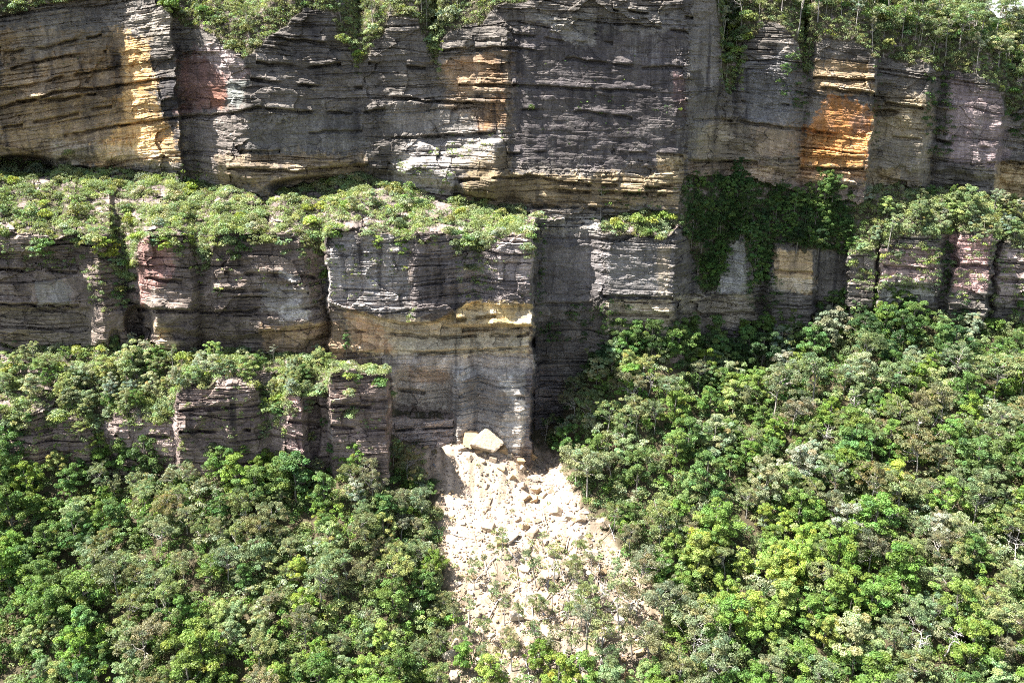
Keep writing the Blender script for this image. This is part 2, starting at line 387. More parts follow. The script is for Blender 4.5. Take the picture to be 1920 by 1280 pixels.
PARTINGS = [   # the long dark partings under the thick beds, traced one by one
 [(-160,230),(0,205),(100,175),(200,165),(290,150),(332,147)], [(-160,180),(0,168),(60,160),(140,140),(250,124)], [(120,256),(200,240),(330,222),(430,214)], [(20,128),(90,112),(200,95)], [(0,240),(90,225),(210,200)], [(0,100),(80,92),(190,66)], [(30,190),(120,186),(180,176)],
 [(430,214),(480,204),(560,210),(680,213),(760,201)], [(470,150),(560,161),(680,164)], [(450,284),(525,284)], [(690,178),(800,190),(910,196)], [(860,160),(968,161)], [(480,118),(570,128),(640,120)], [(500,70),(620,84)], [(690,120),(800,130)], [(830,95),(960,90),(1060,104)], [(560,250),(680,246)], [(420,318),(560,322),(690,310)], [(700,262),(800,256),(930,250)], [(640,345),(700,330)],
 [(955,209),(1050,207),(1130,215),(1185,223)], [(960,66),(1060,78),(1150,82)], [(1060,110),(1200,128),(1280,128)], [(1120,42),(1200,48),(1290,62)], [(950,290),(1100,284),(1280,291)], [(1150,20),(1300,34)], [(960,160),(1080,168),(1240,172)],
 [(860,338),(1000,331),(1080,346),(1200,352),(1275,350)], [(850,366),(1000,386),(1120,392)], [(1010,358),(1250,366)],
 [(1300,226),(1340,224),(1400,232),(1480,240),(1560,250),(1640,259)], [(1650,256),(1740,263)], [(1290,302),(1420,306),(1500,298)], [(1500,316),(1620,319)], [(1640,330),(1700,343)], [(1756,265),(1830,276),(1960,284)], [(1390,190),(1480,196)], [(1525,146),(1640,152)], [(1530,166),(1640,178)], [(1660,196),(1740,204)], [(1850,306),(1960,306)],
 [(-100,572),(60,570),(170,576)], [(0,505),(150,512)], [(258,580),(400,586),(600,577)], [(262,520),(340,530)], [(420,512),(600,520)], [(400,545),(580,548)], [(650,618),(800,632),(992,628)], [(740,662),(860,660),(996,652)], [(866,618),(1000,612)], [(855,600),(930,592)], [(1003,572),(1125,570)], [(1130,556),(1262,560)], [(1270,555),(1424,556)], [(1452,508),(1525,513)], [(1140,590),(1255,592)], [(1280,590),(1415,586)], [(1655,500),(1752,506)], [(1785,496),(1855,502)], [(1870,525),(1960,530)], [(860,742),(985,746)], [(745,730),(845,742)], [(620,760),(725,764)], [(620,800),(725,806)], [(336,770),(430,764)], [(336,810),(470,806)], [(540,790),(600,796)], [(215,815),(320,820)], [(740,806),(850,802)]]
def partings(px, py):
    d = np.zeros(px.shape)
    for n_, ln in enumerate(PARTINGS):
        p = np.array(ln, float)
        i0, i1 = np.searchsorted(gx, [p[0, 0], p[-1, 0]]); j0, j1 = np.searchsorted(gy, [p[:, 1].min() - 22, p[:, 1].max() + 14])
        sl = (slice(j0, j1), slice(i0, i1)); qx = px[sl]; qy = py[sl]
        line = L(ln, qx) + 3.0 * fbm(qx / 22.0, qx * 0 + n_, 140 + n_, 4)
        g = sstep(vn(qx / 26.0, qx * 0 + n_, 160 + n_), 0.22, 0.45)
        th = 1.1 + 1.6 * vn(qx / 18.0, qx * 0 + n_, 170 + n_)
        dy = qy - line
        d[sl] += g * (1.9 * np.exp(-(np.maximum(np.abs(dy) - th * 0.4, 0) / th) ** 2) - 0.7 * sstep(-dy, 1.5, 4.0) * (1 - sstep(-dy, 6, 18)))
    return d

def cells(u, v, seed):
    """irregular blocks: for each point the id hash and its offset from the block centre"""
    iu = np.floor(u); iv = np.floor(v)
    best = np.full(u.shape, 1e9); h1 = np.zeros(u.shape); du = np.zeros(u.shape); dv = np.zeros(u.shape)
    for a in (-1, 0, 1):
        for b in (-1, 0, 1):
            cu = iu + a; cv = iv + b
            ou = u - (cu + 0.15 + 0.7 * _h(cu, cv, seed)); ov = v - (cv + 0.15 + 0.7 * _h(cu, cv, seed + 1))
            q = np.maximum(np.abs(ou), np.abs(ov)) + 0.35 * np.hypot(ou, ov)
            m = q < best
            best = np.where(m, q, best); h1 = np.where(m, _h(cu, cv, seed + 2), h1); du = np.where(m, ou, du); dv = np.where(m, ov, dv)
    return h1, du, dv

def bedding(x, z, zone, px, py):
    """how far each bed of rock stands out (metres, + toward the viewer)"""
    zq = z + 1.3 * fbm(x / 34.0, z / 50.0, 8, 4) + 0.012 * x
    zq = zq + (zone == 1) * (-0.017 * np.minimum(px - 330, 0) + 0.013 * np.maximum(px - 1350, 0))
    massive = sstep(vn(x / 55.0, zq / 7.5, 45), 0.35, 0.65)          # 1: thick massive bed, 0: thin-bedded
    d = 0; fineb = 0
    for h, amp, ln, sd, mm in ((6.3, 0.9, 26.0, 51, 0), (2.7, 0.75, 12.0, 52, .3), (1.1, 0.55, 6.0, 53, .75), (0.55, 0.30, 3.2, 54, .85)):
        q = zq / h + 0.45 * fbm(x / ln / 1.2, zq / h / 4, sd + 9, 3)
        i = np.floor(q); f = q - i
        am = amp * (1 - mm * massive)
        r0 = vn(x / ln + i * 13.37, i * 7.31, sd) * 0.6 + 0.4 * vn(x / ln * 3.1 + i * 3.37, i * 5.31, sd + 31)
        d = d + am * (r0 - 0.5) * 1.9
        if h < 1.5: fineb = fineb + amp * (r0 - 0.5) * 1.9
        gap = vn(x / (ln * 1.3) + i * 3.1, i * 5.7 + 0.5, sd + 20)
        d = d - min(1.3, 1.4 * amp) * (1 - 0.6 * mm * massive) * (f * h < (0.20 + 0.035 * h)) * sstep(gap, 0.50, 0.68)
    # blocks broken off along joints
    for su, sv, off, tilt, sd in ((17.0, 9.0, 1.5, .6, 58), (8.5, 5.0, 0.9, .5, 61), (3.2, 2.0, 0.42, .35, 66)):
        h1, du, dv = cells(x / su + 0.25 * fbm(x / 6.0, z / 6.0, sd + 5, 3), zq / sv + 0.2 * fbm(x / 9.0, z / 5.0, sd + 6, 3), sd)
        d = d + off * (h1 - 0.5) * 1.5 + tilt * off * (du * np.cos(h1 * 40) + dv * np.sin(h1 * 40))
    d = d + 0.55 * fbm(x / 2.6, z / 1.6, 71, 5) + 1.3 * fbm(x / 13.0, z / 10.0, 72, 4)
    fineb = fineb + 0.35 * fbm(x / 1.6, z / 1.1, 73, 5) + 0.9 * fbm(x / 15.0, z / 13.0, 74, 3)
    return d, fineb

def inpoly(px, py, poly):
    p = np.array(poly, float); n = len(p)
    r = np.zeros(px.shape, bool)
    for k in range(n):
        x1, y1 = p[k]; x2, y2 = p[(k + 1) % n]
        if y1 == y2: continue
        c = ((y1 > py) != (y2 > py)) & (px < (x2 - x1) * (py - y1) / (y2 - y1) + x1)
        r ^= c
    return r

def softpoly(px, py, poly, soft, seed):
    """0..1 inside a polygon whose border is broken up by noise"""
    acc = 0
    for k, s in enumerate((0.35, 0.8, 1.3)):
        qx = px + 1.7 * soft * s * (fbm(px / 9.0, py / 6.0, seed + k, 3) + 0.9 * fbm(px / 30.0, py / 24.0, seed + 40 + k, 3))
        qy = py + 1.7 * soft * s * 0.8 * (fbm(px / 7.0, py / 11.0, seed + 60 + k, 3) + 0.9 * fbm(px / 28.0, py / 28.0, seed + 80 + k, 2))
        acc = acc + inpoly(qx, qy, poly)
    return acc / 3.0

NX, NY = 1770, 760
gx = np.linspace(-370, 2285, NX); gy = np.linspace(-130, 985, NY)
PX, PY = np.meshgrid(gx, gy)
D0, W0, ZONE = base_depth(PX, PY)
# the dark main wall is smoother than the thin-bedded blocks
rough = 0.66 + 0.42 * fbm(PX / 70.0, PY / 40.0, 29, 3)
smooth = np.zeros(PX.shape)
for poly, v in (([(955,60),(1288,40),(1290,310),(955,320)], .85), ([(455,218),(690,214),(690,284),(470,296)], .75), ([(1290,40),(1350,40),(1360,220),(1290,300)], .6), ([(1380,140),(1500,150),(1490,240),(1390,230)], .7),
                ([(1515,180),(1635,180),(1620,252),(1505,246)], .75), ([(1640,200),(1745,260),(1740,345),(1620,345)], .6), ([(1770,150),(1890,180),(1890,320),(1770,300)], .6), ([(1410,238),(1500,250),(1500,296),(1410,290)], .7),
                ([(0,40),(230,30),(230,110),(0,130)], .5), ([(40,200),(230,190),(240,300),(40,290)], .45), ([(700,205),(900,205),(880,255),(700,255)], .6), ([(1003,430),(1130,430),(1130,580),(1003,620)], .75), ([(1130,450),(1265,450),(1265,555),(1135,555)], .7),
                ([(1450,460),(1590,470),(1590,560),(1455,545)], .75), ([(1650,470),(1760,470),(1760,530),(1650,530)], .55), ([(1782,440),(1860,440),(1855,545),(1785,545)], .55), ([(60,500),(170,510),(170,575),(60,572)], .7), ([(490,520),(590,540),(590,600),(490,590)], .7), ([(850,690),(1000,690),(1000,840),(850,840)], .6), ([(1330,480),(1400,440),(1410,560),(1330,560)], .6)):
    smooth = np.maximum(smooth, v * softpoly(PX, PY, poly, 16, 1200 + len(poly) + int(v * 100)))
outc = np.isin(ZONE, (2, 4)) * sstep(fbm(PX / 42.0, PY / 13.0, 417, 4), 0.20, 0.34) * (PX < 1270)
W0 = np.where(outc > 0.3, 0.75, W0)
rough = np.where(ZONE == 3, rough + 0.1, rough)
rough = rough * (1 - smooth)
rec = (ZONE == 3) & (PX > 615) & (PX < 1000) & (PY > L(OH, PX) + 4)
rough = np.where(rec, 0.35, rough)
x0, y0, z0 = at_depth(PX, PY, D0)
Wb = W0 * rough
rk = W0 > 0.05
dbed = np.zeros(PX.shape); dfine = np.zeros(PX.shape)
dbed[rk], dfine[rk] = bedding(x0[rk], z0[rk], ZONE[rk], PX[rk], PY[rk])
D = D0 - Wb * dbed - W0 * smooth * 0.36 * dfine + partings(PX, PY) * (W0 > 0.5) * (1 - 0.6 * smooth)
slope = W0 < 0.5
D = D + np.where(slope, 1.2 * fbm(x0 / 6.0, (D0 + z0) / 6.0, 81, 4), 0)
# skyline of the wooded hill, upper right
X, Y, Z = at_depth(PX, PY, D)

def relief_depth(px, py):
    i = np.clip(np.round((np.asarray(px) - gx[0]) / (gx[1] - gx[0])).astype(int), 0, NX - 1)
    j = np.clip(np.round((np.asarray(py) - gy[0]) / (gy[1] - gy[0])).astype(int), 0, NY - 1)
    return D[j, i], ZONE[j, i]

def relief_point(px, py):
    d, zn = relief_depth(px, py)
    x, y, z = at_depth(px, py, d)
    return x, y, z, zn

# ---- colours of the rock, with the left wall's sunlit strip painted in
nz1 = fbm(PX / 60.0, PY / 40.0, 5, 5) * 0.5 + 0.5
nz2 = fbm(PX / 14.0, PY / 90.0, 6, 4) * 0.5 + 0.5
colr = np.empty(PX.shape + (3,))
k = np.clip(nz1 * 0.7 + nz2 * 0.5 - 0.1, 0, 1)[..., None]
colr[:] = np.array((0.086, 0.075, 0.068)) * (1 - k) + np.array((0.25, 0.222, 0.192)) * k
zc = ZONE[..., None]
colr = np.where((zc == 3) & (PX < 1000)[..., None], colr * np.array((1.30, 1.17, 1.12)), colr)
colr = np.where(zc == 5, colr * np.array((1.6, 1.38, 1.36)), colr)

PAINT = [
 ([(0,55),(235,60),(240,300),(0,292)], (0.37,0.265,0.155), 16, .88),
 ([(30,60),(140,30),(220,60),(200,90),(40,110)], (0.24,0.22,0.19), 14, .6),
 ([(228,72),(275,72),(285,150),(302,205),(336,306),(240,312),(165,304),(222,235),(232,200),(229,120)], (0.70,0.45,0.20), 14, .95),  # ochre stain, painted brighter where sun strikes the left wall
 ([(95,262),(330,285),(330,318),(95,306)], (0.52,0.46,0.37), 12, .5),
 ([(255,20),(330,30),(300,80),(260,75)], (0.38,0.33,0.27), 12, .5),
 ([(298,135),(330,150),(334,280),(320,240),(305,200)], (0.06,0.055,0.06), 5, .9),
 ([(340,110),(385,85),(455,115),(462,140),(425,170),(412,205),(340,215),(335,160)], (0.33,0.18,0.15), 11, .8),
 ([(362,90),(400,80),(460,118),(458,150),(428,160),(400,120)], (0.55,0.47,0.45), 9, .75),
 ([(425,150),(466,150),(452,200),(425,192)], (0.33,0.35,0.32), 6, .8),
 ([(395,165),(425,160),(418,205),(398,200)], (0.40,0.17,0.10), 7, .5),
 ([(340,215),(470,205),(445,345),(400,345),(350,330)], (0.30,0.25,0.22), 14, .6),
 ([(460,215),(680,215),(680,290),(470,300)], (0.19,0.18,0.17), 14, .6),
 ([(400,290),(680,290),(690,340),(410,348)], (0.38,0.28,0.17), 14, .65),
 ([(470,70),(620,30),(640,190),(470,190)], (0.12,0.105,0.095), 12, .5),
 ([(868,106),(930,98),(946,150),(936,165),(860,170),(822,122)], (0.40,0.23,0.12), 7, .75),
 ([(830,120),(950,150),(940,190),(820,165)], (0.28,0.22,0.15), 9, .5),
 ([(888,205),(950,172),(948,232),(900,252)], (0.40,0.21,0.09), 7, .75),
 ([(690,200),(930,200),(880,250),(700,250)], (0.24,0.22,0.20), 10, .5),
 ([(840,285),(955,280),(960,330),(850,325)], (0.36,0.27,0.15), 12, .5),
 ([(880,322),(1110,330),(1272,325),(1272,385),(870,384)], (0.38,0.28,0.15), 13, .7),
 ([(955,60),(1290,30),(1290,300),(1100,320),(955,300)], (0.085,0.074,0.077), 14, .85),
 ([(1000,30),(1115,25),(1118,84),(1070,85),(1040,60)], (0.42,0.39,0.34), 12, .6),
 ([(1130,10),(1285,20),(1285,55),(1130,62)], (0.30,0.28,0.25), 12, .5),
 ([(1260,130),(1285,150),(1285,220),(1265,210)], (0.22,0.11,0.10), 10, .35),
 ([(1230,290),(1285,290),(1282,350),(1235,345)], (0.42,0.33,0.20), 6, .8),
 ([(775,262),(940,245),(952,268),(880,300),(835,372),(735,348),(733,290)], (0.45,0.41,0.38), 12, .65),
 ([(1556,172),(1575,182),(1637,205),(1622,335),(1498,338),(1515,240)], (0.50,0.225,0.075), 9, .97),
 ([(1525,110),(1637,120),(1637,178),(1530,172)], (0.38,0.27,0.15), 9, .75),
 ([(1500,255),(1625,255),(1620,335),(1495,335)], (0.52,0.30,0.11), 10, .55),
 ([(1590,225),(1632,205),(1625,250),(1595,250)], (0.22,0.16,0.14), 6, .6),
 ([(1420,235),(1500,250),(1490,290),(1412,292)], (0.40,0.28,0.18), 11, .75),
 ([(1308,235),(1400,232),(1420,330),(1295,312)], (0.40,0.35,0.26), 11, .8),
 ([(1285,40),(1345,40),(1355,200),(1320,240),(1290,300)], (0.22,0.20,0.18), 9, .7),
 ([(1390,110),(1490,100),(1490,235),(1395,225)], (0.24,0.235,0.24), 10, .7),
 ([(1290,305),(1620,315),(1620,346),(1290,336)], (0.42,0.30,0.20), 9, .75),
 ([(1330,225),(1500,240),(1495,340),(1290,325)], (0.36,0.285,0.20), 16, .55),
 ([(1640,180),(1750,190),(1745,345),(1625,345)], (0.38,0.29,0.17), 18, .55),
 ([(840,100),(960,95),(955,255),(830,200)], (0.34,0.24,0.15), 16, .5),
 ([(1288,338),(1625,348),(1615,388),(1480,380),(1290,356)], (0.36,0.27,0.22), 8, .85),
 ([(1655,170),(1740,180),(1735,262),(1650,262)], (0.38,0.31,0.20), 12, .65),
 ([(1645,260),(1745,260),(1740,345),(1625,345)], (0.24,0.22,0.19), 12, .6),
 ([(1625,315),(1690,318),(1690,345),(1622,345)], (0.42,0.31,0.17), 8, .7),
 ([(1775,140),(1882,180),(1884,320),(1775,300)], (0.33,0.25,0.25), 12, .75),
 ([(1866,308),(1940,303),(2090,320),(2090,400),(1866,372)], (0.55,0.41,0.22), 7, .9),
 ([(258,445),(332,438),(322,520),(290,540),(262,585)], (0.40,0.22,0.19), 9, .8),
 ([(65,525),(132,530),(132,572),(70,572)], (0.26,0.25,0.23), 7, .7),
 ([(0,575),(172,580),(172,648),(0,645)], (0.30,0.25,0.19), 8, .75),
 ([(490,528),(580,540),(582,592),(488,582)], (0.34,0.31,0.28), 7, .75),
 ([(522,575),(545,562),(558,560),(583,602),(548,596),(538,606)], (0.58,0.54,0.49), 11, .8),
 ([(520,505),(560,520),(555,532),(525,520)], (0.6,0.57,0.53), 5, .8),
 ([(285,600),(320,620),(337,665),(300,652)], (0.44,0.34,0.21), 6, .85),
 ([(485,612),(645,602),(645,668),(500,662)], (0.44,0.30,0.18), 8, .8),
 ([(612,440),(768,440),(768,600),(614,568)], (0.38,0.355,0.34), 9, .8),
 ([(772,440),(1000,450),(1000,570),(772,600)], (0.25,0.222,0.222), 9, .7),
 ([(930,450),(1000,450),(1000,520),(930,520)], (0.40,0.34,0.32), 9, .7),
 ([(856,578),(885,566),(998,570),(998,612),(850,614),(812,606)], (0.78,0.57,0.27), 6, .97),
 ([(862,588),(925,580),(935,588),(880,604)], (0.62,0.55,0.42), 5, .7),
 ([(968,584),(998,584),(998,608),(972,606)], (0.62,0.56,0.46), 5, .7),
 ([(645,588),(992,614),(992,662),(740,668),(655,655)], (0.72,0.58,0.39), 8, .95),
 ([(645,586),(715,606),(742,662),(665,655)], (0.52,0.32,0.19), 9, .8),
 ([(740,636),(990,630),(990,662),(745,664)], (0.70,0.62,0.46), 9, .7),
 ([(715,666),(1002,664),(1002,702),(728,702)], (0.60,0.52,0.45), 8, .9),
 ([(732,700),(850,700),(845,768),(742,755)], (0.54,0.47,0.39), 8, .85),
 ([(760,690),(845,695),(835,720),(770,715)], (0.44,0.30,0.21), 7, .6),
 ([(850,690),(990,690),(990,832),(853,832)], (0.33,0.305,0.28), 9, .85),
 ([(936,800),(952,770),(985,740),(990,780),(974,850),(930,846)], (0.74,0.66,0.57), 11, .85),
 ([(855,812),(900,800),(935,780),(930,840),(858,840)], (0.55,0.46,0.37), 12, .7),
 ([(938,712),(958,700),(966,722),(974,740),(962,754),(950,744)], (0.62,0.59,0.55), 8, .7),
 ([(850,688),(880,686),(895,705),(856,712)], (0.60,0.56,0.52), 4, .8),
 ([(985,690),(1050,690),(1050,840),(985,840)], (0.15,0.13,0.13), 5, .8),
 ([(1003,402),(1128,405),(1125,442),(1005,440)], (0.42,0.39,0.35), 8, .75),
 ([(1005,440),(1130,440),(1135,560),(1008,570)], (0.17,0.155,0.158), 8, .7),
 ([(1132,450),(1262,450),(1262,560),(1140,560)], (0.25,0.235,0.23), 8, .7),
 ([(1138,560),(1262,564),(1255,625),(1140,628)], (0.56,0.47,0.34), 6, .92),
 ([(1232,460),(1258,460),(1252,555),(1235,555)], (0.42,0.34,0.24), 5, .6),
 ([(1268,558),(1412,552),(1424,608),(1300,620)], (0.50,0.43,0.33), 7, .85),
 ([(1335,490),(1395,440),(1402,545),(1335,552)], (0.40,0.385,0.35), 7, .85),
 ([(1448,468),(1524,470),(1524,552),(1455,542)], (0.62,0.45,0.26), 5, .95),
 ([(1448,520),(1524,525),(1524,552),(1455,545)], (0.5,0.45,0.38), 7, .6),
 ([(1592,470),(1645,468),(1645,560),(1595,545)], (0.34,0.28,0.25), 8, .7),
 ([(1650,468),(1758,462),(1758,535),(1650,535)], (0.48,0.34,0.31), 8, .85),
 ([(1655,528),(1752,528),(1752,566),(1650,560)], (0.52,0.49,0.44), 6, .85),
 ([(1780,442),(1858,438),(1852,545),(1785,548)], (0.48,0.31,0.29), 8, .88),
 ([(1865,468),(2090,468),(2090,580),(1870,565)], (0.48,0.38,0.35), 8, .8),
 ([(215,790),(330,790),(330,860),(215,850)], (0.42,0.32,0.29), 10, .8),
 ([(536,750),(566,748),(566,866),(540,866)], (0.40,0.28,0.26), 6, .8),
 ([(735,784),(850,784),(850,836),(735,836)], (0.40,0.34,0.31), 8, .85),
 ([(40,845),(160,850),(160,880),(40,870)], (0.45,0.33,0.25), 9, .7),
]
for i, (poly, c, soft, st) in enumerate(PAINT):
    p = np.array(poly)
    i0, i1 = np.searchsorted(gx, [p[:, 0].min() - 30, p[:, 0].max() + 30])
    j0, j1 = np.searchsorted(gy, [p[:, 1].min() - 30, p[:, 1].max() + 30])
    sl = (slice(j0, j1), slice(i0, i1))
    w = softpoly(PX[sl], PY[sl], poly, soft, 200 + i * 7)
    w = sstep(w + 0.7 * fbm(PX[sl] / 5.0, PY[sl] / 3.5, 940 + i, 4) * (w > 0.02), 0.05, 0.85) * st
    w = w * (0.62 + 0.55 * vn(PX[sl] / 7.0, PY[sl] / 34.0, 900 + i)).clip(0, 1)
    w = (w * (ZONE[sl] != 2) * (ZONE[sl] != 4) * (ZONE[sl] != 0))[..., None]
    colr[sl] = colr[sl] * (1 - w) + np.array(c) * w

soil = np.array((0.085, 0.075, 0.045))
sw = np.isin(ZONE, (0, 2, 4))[..., None]
pale = ((fbm(PX / 9.0, PY / 6.0, 77, 4) > 0.25) | (outc > 0.3))[..., None]
colr = np.where(sw, np.where(pale, np.array((0.25, 0.20, 0.175)) * (0.6 + 0.8 * nz2[..., None]), soil), colr)

idx = np.arange(NX * NY).reshape(NY, NX)
quads = np.stack([idx[:-1, :-1], idx[1:, :-1], idx[1:, 1:], idx[:-1, 1:]], -1).reshape(-1, 4)
# drop what lies above the skyline on the right
SKY = [(-300,-400),(1770,-400),(1800,-40),(1840,6),(1870,32),(1920,58),(2090,110)]
cpx = PX[:-1, :-1].ravel(); cpy = PY[:-1, :-1].ravel()
quads = quads[cpy > L(SKY, cpx) + 3 * fbm(cpx / 20, cpx * 0, 5, 3)]
V = np.stack([X, Y, Z], -1).reshape(-1, 3)
used = np.unique(quads); remap = np.zeros(len(V), np.int64); remap[used] = np.arange(len(used))
cliff = link('cliff', new_mesh('cliff', V[used], remap[quads], M_ROCK, tint=colr.reshape(-1, 3)[used], attrs={'smooth_face': smooth.ravel()[used]}))
tag(cliff, kind='structure')

# ------------------------------------------------------------------ THE GROUND: talus slope below the cliff
bx = np.linspace(-450, 2350, 730)
bz3 = L(B3, bx)
bd = L(DE, bx) + 1.0
BX, BY, BZ = at_depth(bx, bz3, bd)
o = np.argsort(BX); BX, BY, BZ = BX[o], BY[o], BZ[o]
def gsm(a, s):
    k = np.arange(-3 * s, 3 * s + 1); w = np.exp(-(k / s) ** 2 / 2); w /= w.sum()
    return np.convolve(np.pad(a, 3 * s, 'edge'), w, 'valid')
gxs = np.linspace(-175, 200, 751)          # 0.5 m
yb0 = np.interp(gxs, BX, BY); zb0 = np.interp(gxs, BX, BZ)
yb1 = gsm(yb0, 8); zb1 = gsm(zb0, 6); zb2 = gsm(zb0, 40); yb2 = gsm(yb0, 40)
SLOPE = 0.56
def ground_z(x, y):
    x = np.asarray(x, float); y = np.asarray(y, float)
    y1 = np.interp(x, gxs, yb1); z1 = np.interp(x, gxs, zb1); y2 = np.interp(x, gxs, yb2); z2 = np.interp(x, gxs, zb2)
    d = y1 - y
    near = z1 - SLOPE * d
    far = z2 - SLOPE * (y2 - y)
    w = sstep(d, 0, 34)
    z = near * (1 - w) + far * w
    z = z + 1.6 * fbm(x / 16.0, y / 16.0, 91, 4)
    # the debris cone stands a little proud of the slope
    cxl = -1.0 + np.clip(196 - y, 0, 90) * 0.12
    cone = np.exp(-((x - cxl) / (9 + 0.18 * np.clip(196 - y, 0, 90))) ** 2)
    z = z + 1.4 * cone * sstep(200 - y, 0, 10)
    z = z + 3.6 * np.exp(-((x + 5.5) / 11.0) ** 2 - ((y - 196.0) / 6.0) ** 2)      # heap against the wall
    return z

SLIDE = [(852,832),(880,815),(900,806),(930,812),(975,836),(1000,838),(1030,846),(1058,885),(1072,925),(1100,955),(1135,1000),(1165,1040),(1225,1100),(1240,1160),(1220,1200),(1200,1300),(820,1300),(850,1190),(848,1110),(828,1030),(826,960),(822,905),(795,895),(760,868),(768,834),(820,831)]
SLIDE_CORE = [(852,832),(900,806),(975,836),(1030,850),(1055,890),(1072,930),(1105,965),(1100,1010),(1040,1000),(960,1000),(900,990),(870,1060),(850,1060),(832,1000),(836,930),(828,880),(790,850),(820,833)]

def slide_weight(x, y, z, poly=SLIDE, soft=14):
    px, py = proj(x, y, z)
    return softpoly(px, py, poly, soft, 333)

fx = np.concatenate([np.linspace(-900, -150, 12)[:-1], np.arange(-150, 175, 0.5), np.linspace(175, 900, 12)])
fy = np.concatenate([np.linspace(-300, 100, 14)[:-1], np.arange(100, 236, 0.5), np.linspace(237, 300, 6)])
GX, GY = np.meshgrid(fx, fy)
GZ = ground_z(GX, GY) + 0.25 * fbm(GX / 2.0, GY / 2.0, 93, 4)
sw_ = slide_weight(GX, GY, GZ)
sc_ = slide_weight(GX, GY, GZ, SLIDE_CORE, 12)
def on_slide(x, y):
    return float(sw_[np.abs(fy - y).argmin(), np.abs(fx - x).argmin()])
GZ = GZ + sw_ * 0.5 * fbm(GX / 1.3, GY / 1.3, 95, 4)
n1 = fbm(GX / 5.0, GY / 5.0, 97, 5)[..., None]
n2 = fbm(GX / 0.9, GY / 0.9, 98, 3)[..., None]
gcol = np.array((0.075, 0.062, 0.035)) * (1 + 0.4 * n1) * np.ones(GX.shape + (1,))
w2 = np.clip(sw_ * 0.66 + 0.40 * n1[..., 0] * sw_ + 0.25 * n2[..., 0] * sw_ + sc_ * (0.6 + 0.3 * n1[..., 0]), 0, 1)[..., None]
n3 = fbm(GX / 1.3 + GY * 0.05, GY / 15.0, 99, 4)[..., None]          # dirt washed down the fan
sand = np.array((0.385, 0.298, 0.222)) * (1 + 0.30 * n2) * (1 + 0.75 * n3) + np.array((0.03, 0.0, -0.03)) * n1
gcol = gcol * (1 - w2) + sand * w2
gi = np.arange(GX.size).reshape(GX.shape)
gq = np.stack([gi[:-1, :-1], gi[:-1, 1:], gi[1:, 1:], gi[1:, :-1]], -1).reshape(-1, 4)
ground = link('ground', new_mesh('ground', np.stack([GX, GY, GZ], -1).reshape(-1, 3), gq, M_FRESH, tint=gcol.reshape(-1, 3), smooth=True))
tag(ground, kind='structure')

def ground_at_pixel(px, py):
    """where a photo pixel's sight line meets the talus"""
    dx, dy, dz = rays(px, py)
    ys = np.linspace(105, 238, 500)
    f = ys / dy * dz - ground_z(ys / dy * dx, ys)
    k = np.where(f < 0)[0]
    yy = ys[k[0]] if len(k) else 232.0
    return yy / dy * dx, yy, float(ground_z(yy / dy * dx, yy))

# ------------------------------------------------------------------ FOLIAGE shapes
def leaf_cloud(centres, radii, n_per, size, seed, up=0.25, jitter=0.55, squash=0.8, tvar=0.22, shell=(0.72, 1.05), aspect=0.6):
    """leaf-sized quads over the shells of many clumps"""
    r = np.random.default_rng(seed)
    vs, ts = [], []
    for c, rad, n in zip(centres, radii, n_per):
        u = r.normal(size=(n, 3)); u /= np.linalg.norm(u, axis=1)[:, None]
        low = u[:, 2] < -0.35
        u[low, 2] *= -0.6
        u /= np.linalg.norm(u, axis=1)[:, None]
        rr = rad * r.uniform(shell[0], shell[1], (n, 1))
        p = np.asarray(c) + u * rr * np.array((1, 1, squash))
        nrm = u * 0.75 + r.normal(size=(n, 3)) * jitter + np.array((0, 0, up))
        nrm /= np.linalg.norm(nrm, axis=1)[:, None]
        a = np.cross(nrm, r.normal(size=(n, 3))); a /= np.linalg.norm(a, axis=1)[:, None]
        b = np.cross(nrm, a)
        s = size * r.uniform(0.65, 1.35, (n, 1))
        q = np.stack([p - a * s, p - b * s * aspect, p + a * s, p + b * s * aspect], 1)
        vs.append(q.reshape(-1, 3))
        base = 1 + tvar * r.normal(); warm = 0.10 * r.normal()
        t = np.clip(base + 0.13 * r.normal(size=(n, 1)), 0.45, 1.8) * (1 + np.array((1.0, 0.0, -0.5)) * warm)
        ts.append(np.repeat(t, 4, 0))
    vs = np.concatenate(vs); ts = np.concatenate(ts)
    f = np.arange(len(vs)).reshape(-1, 4)
    return vs, f, ts

def tube(pts, rads, sides=6):
    pts = np.asarray(pts, float); n = len(pts)
    d = np.gradient(pts, axis=0); d /= np.linalg.norm(d, axis=1)[:, None] + 1e-9
    ref = np.where(np.abs(d[:, 2:3]) > 0.9, np.array((1.0, 0, 0)), np.array((0, 0, 1.0)))
    a = np.cross(d, ref); a /= np.linalg.norm(a, axis=1)[:, None]
    b = np.cross(d, a)
    th = np.linspace(0, 2 * np.pi, sides, endpoint=False)
    ring = (a[:, None] * np.cos(th)[None, :, None] + b[:, None] * np.sin(th)[None, :, None]) * np.asarray(rads)[:, None, None]
    v = (pts[:, None] + ring).reshape(-1, 3)
    i = np.arange(n * sides).reshape(n, sides)
    q = np.stack([i[:-1], np.roll(i[:-1], -1, 1), np.roll(i[1:], -1, 1), i[1:]], -1).reshape(-1, 4)
    return v, q

class Mesher:
    def __init__(s): s.v, s.f, s.n = [], [], 0
    def add(s, v, f): s.v.append(v); s.f.append(np.asarray(f) + s.n); s.n += len(v)
    def mesh(s, name, m, **kw): return new_mesh(name, np.concatenate(s.v), np.concatenate(s.f), m, **kw)

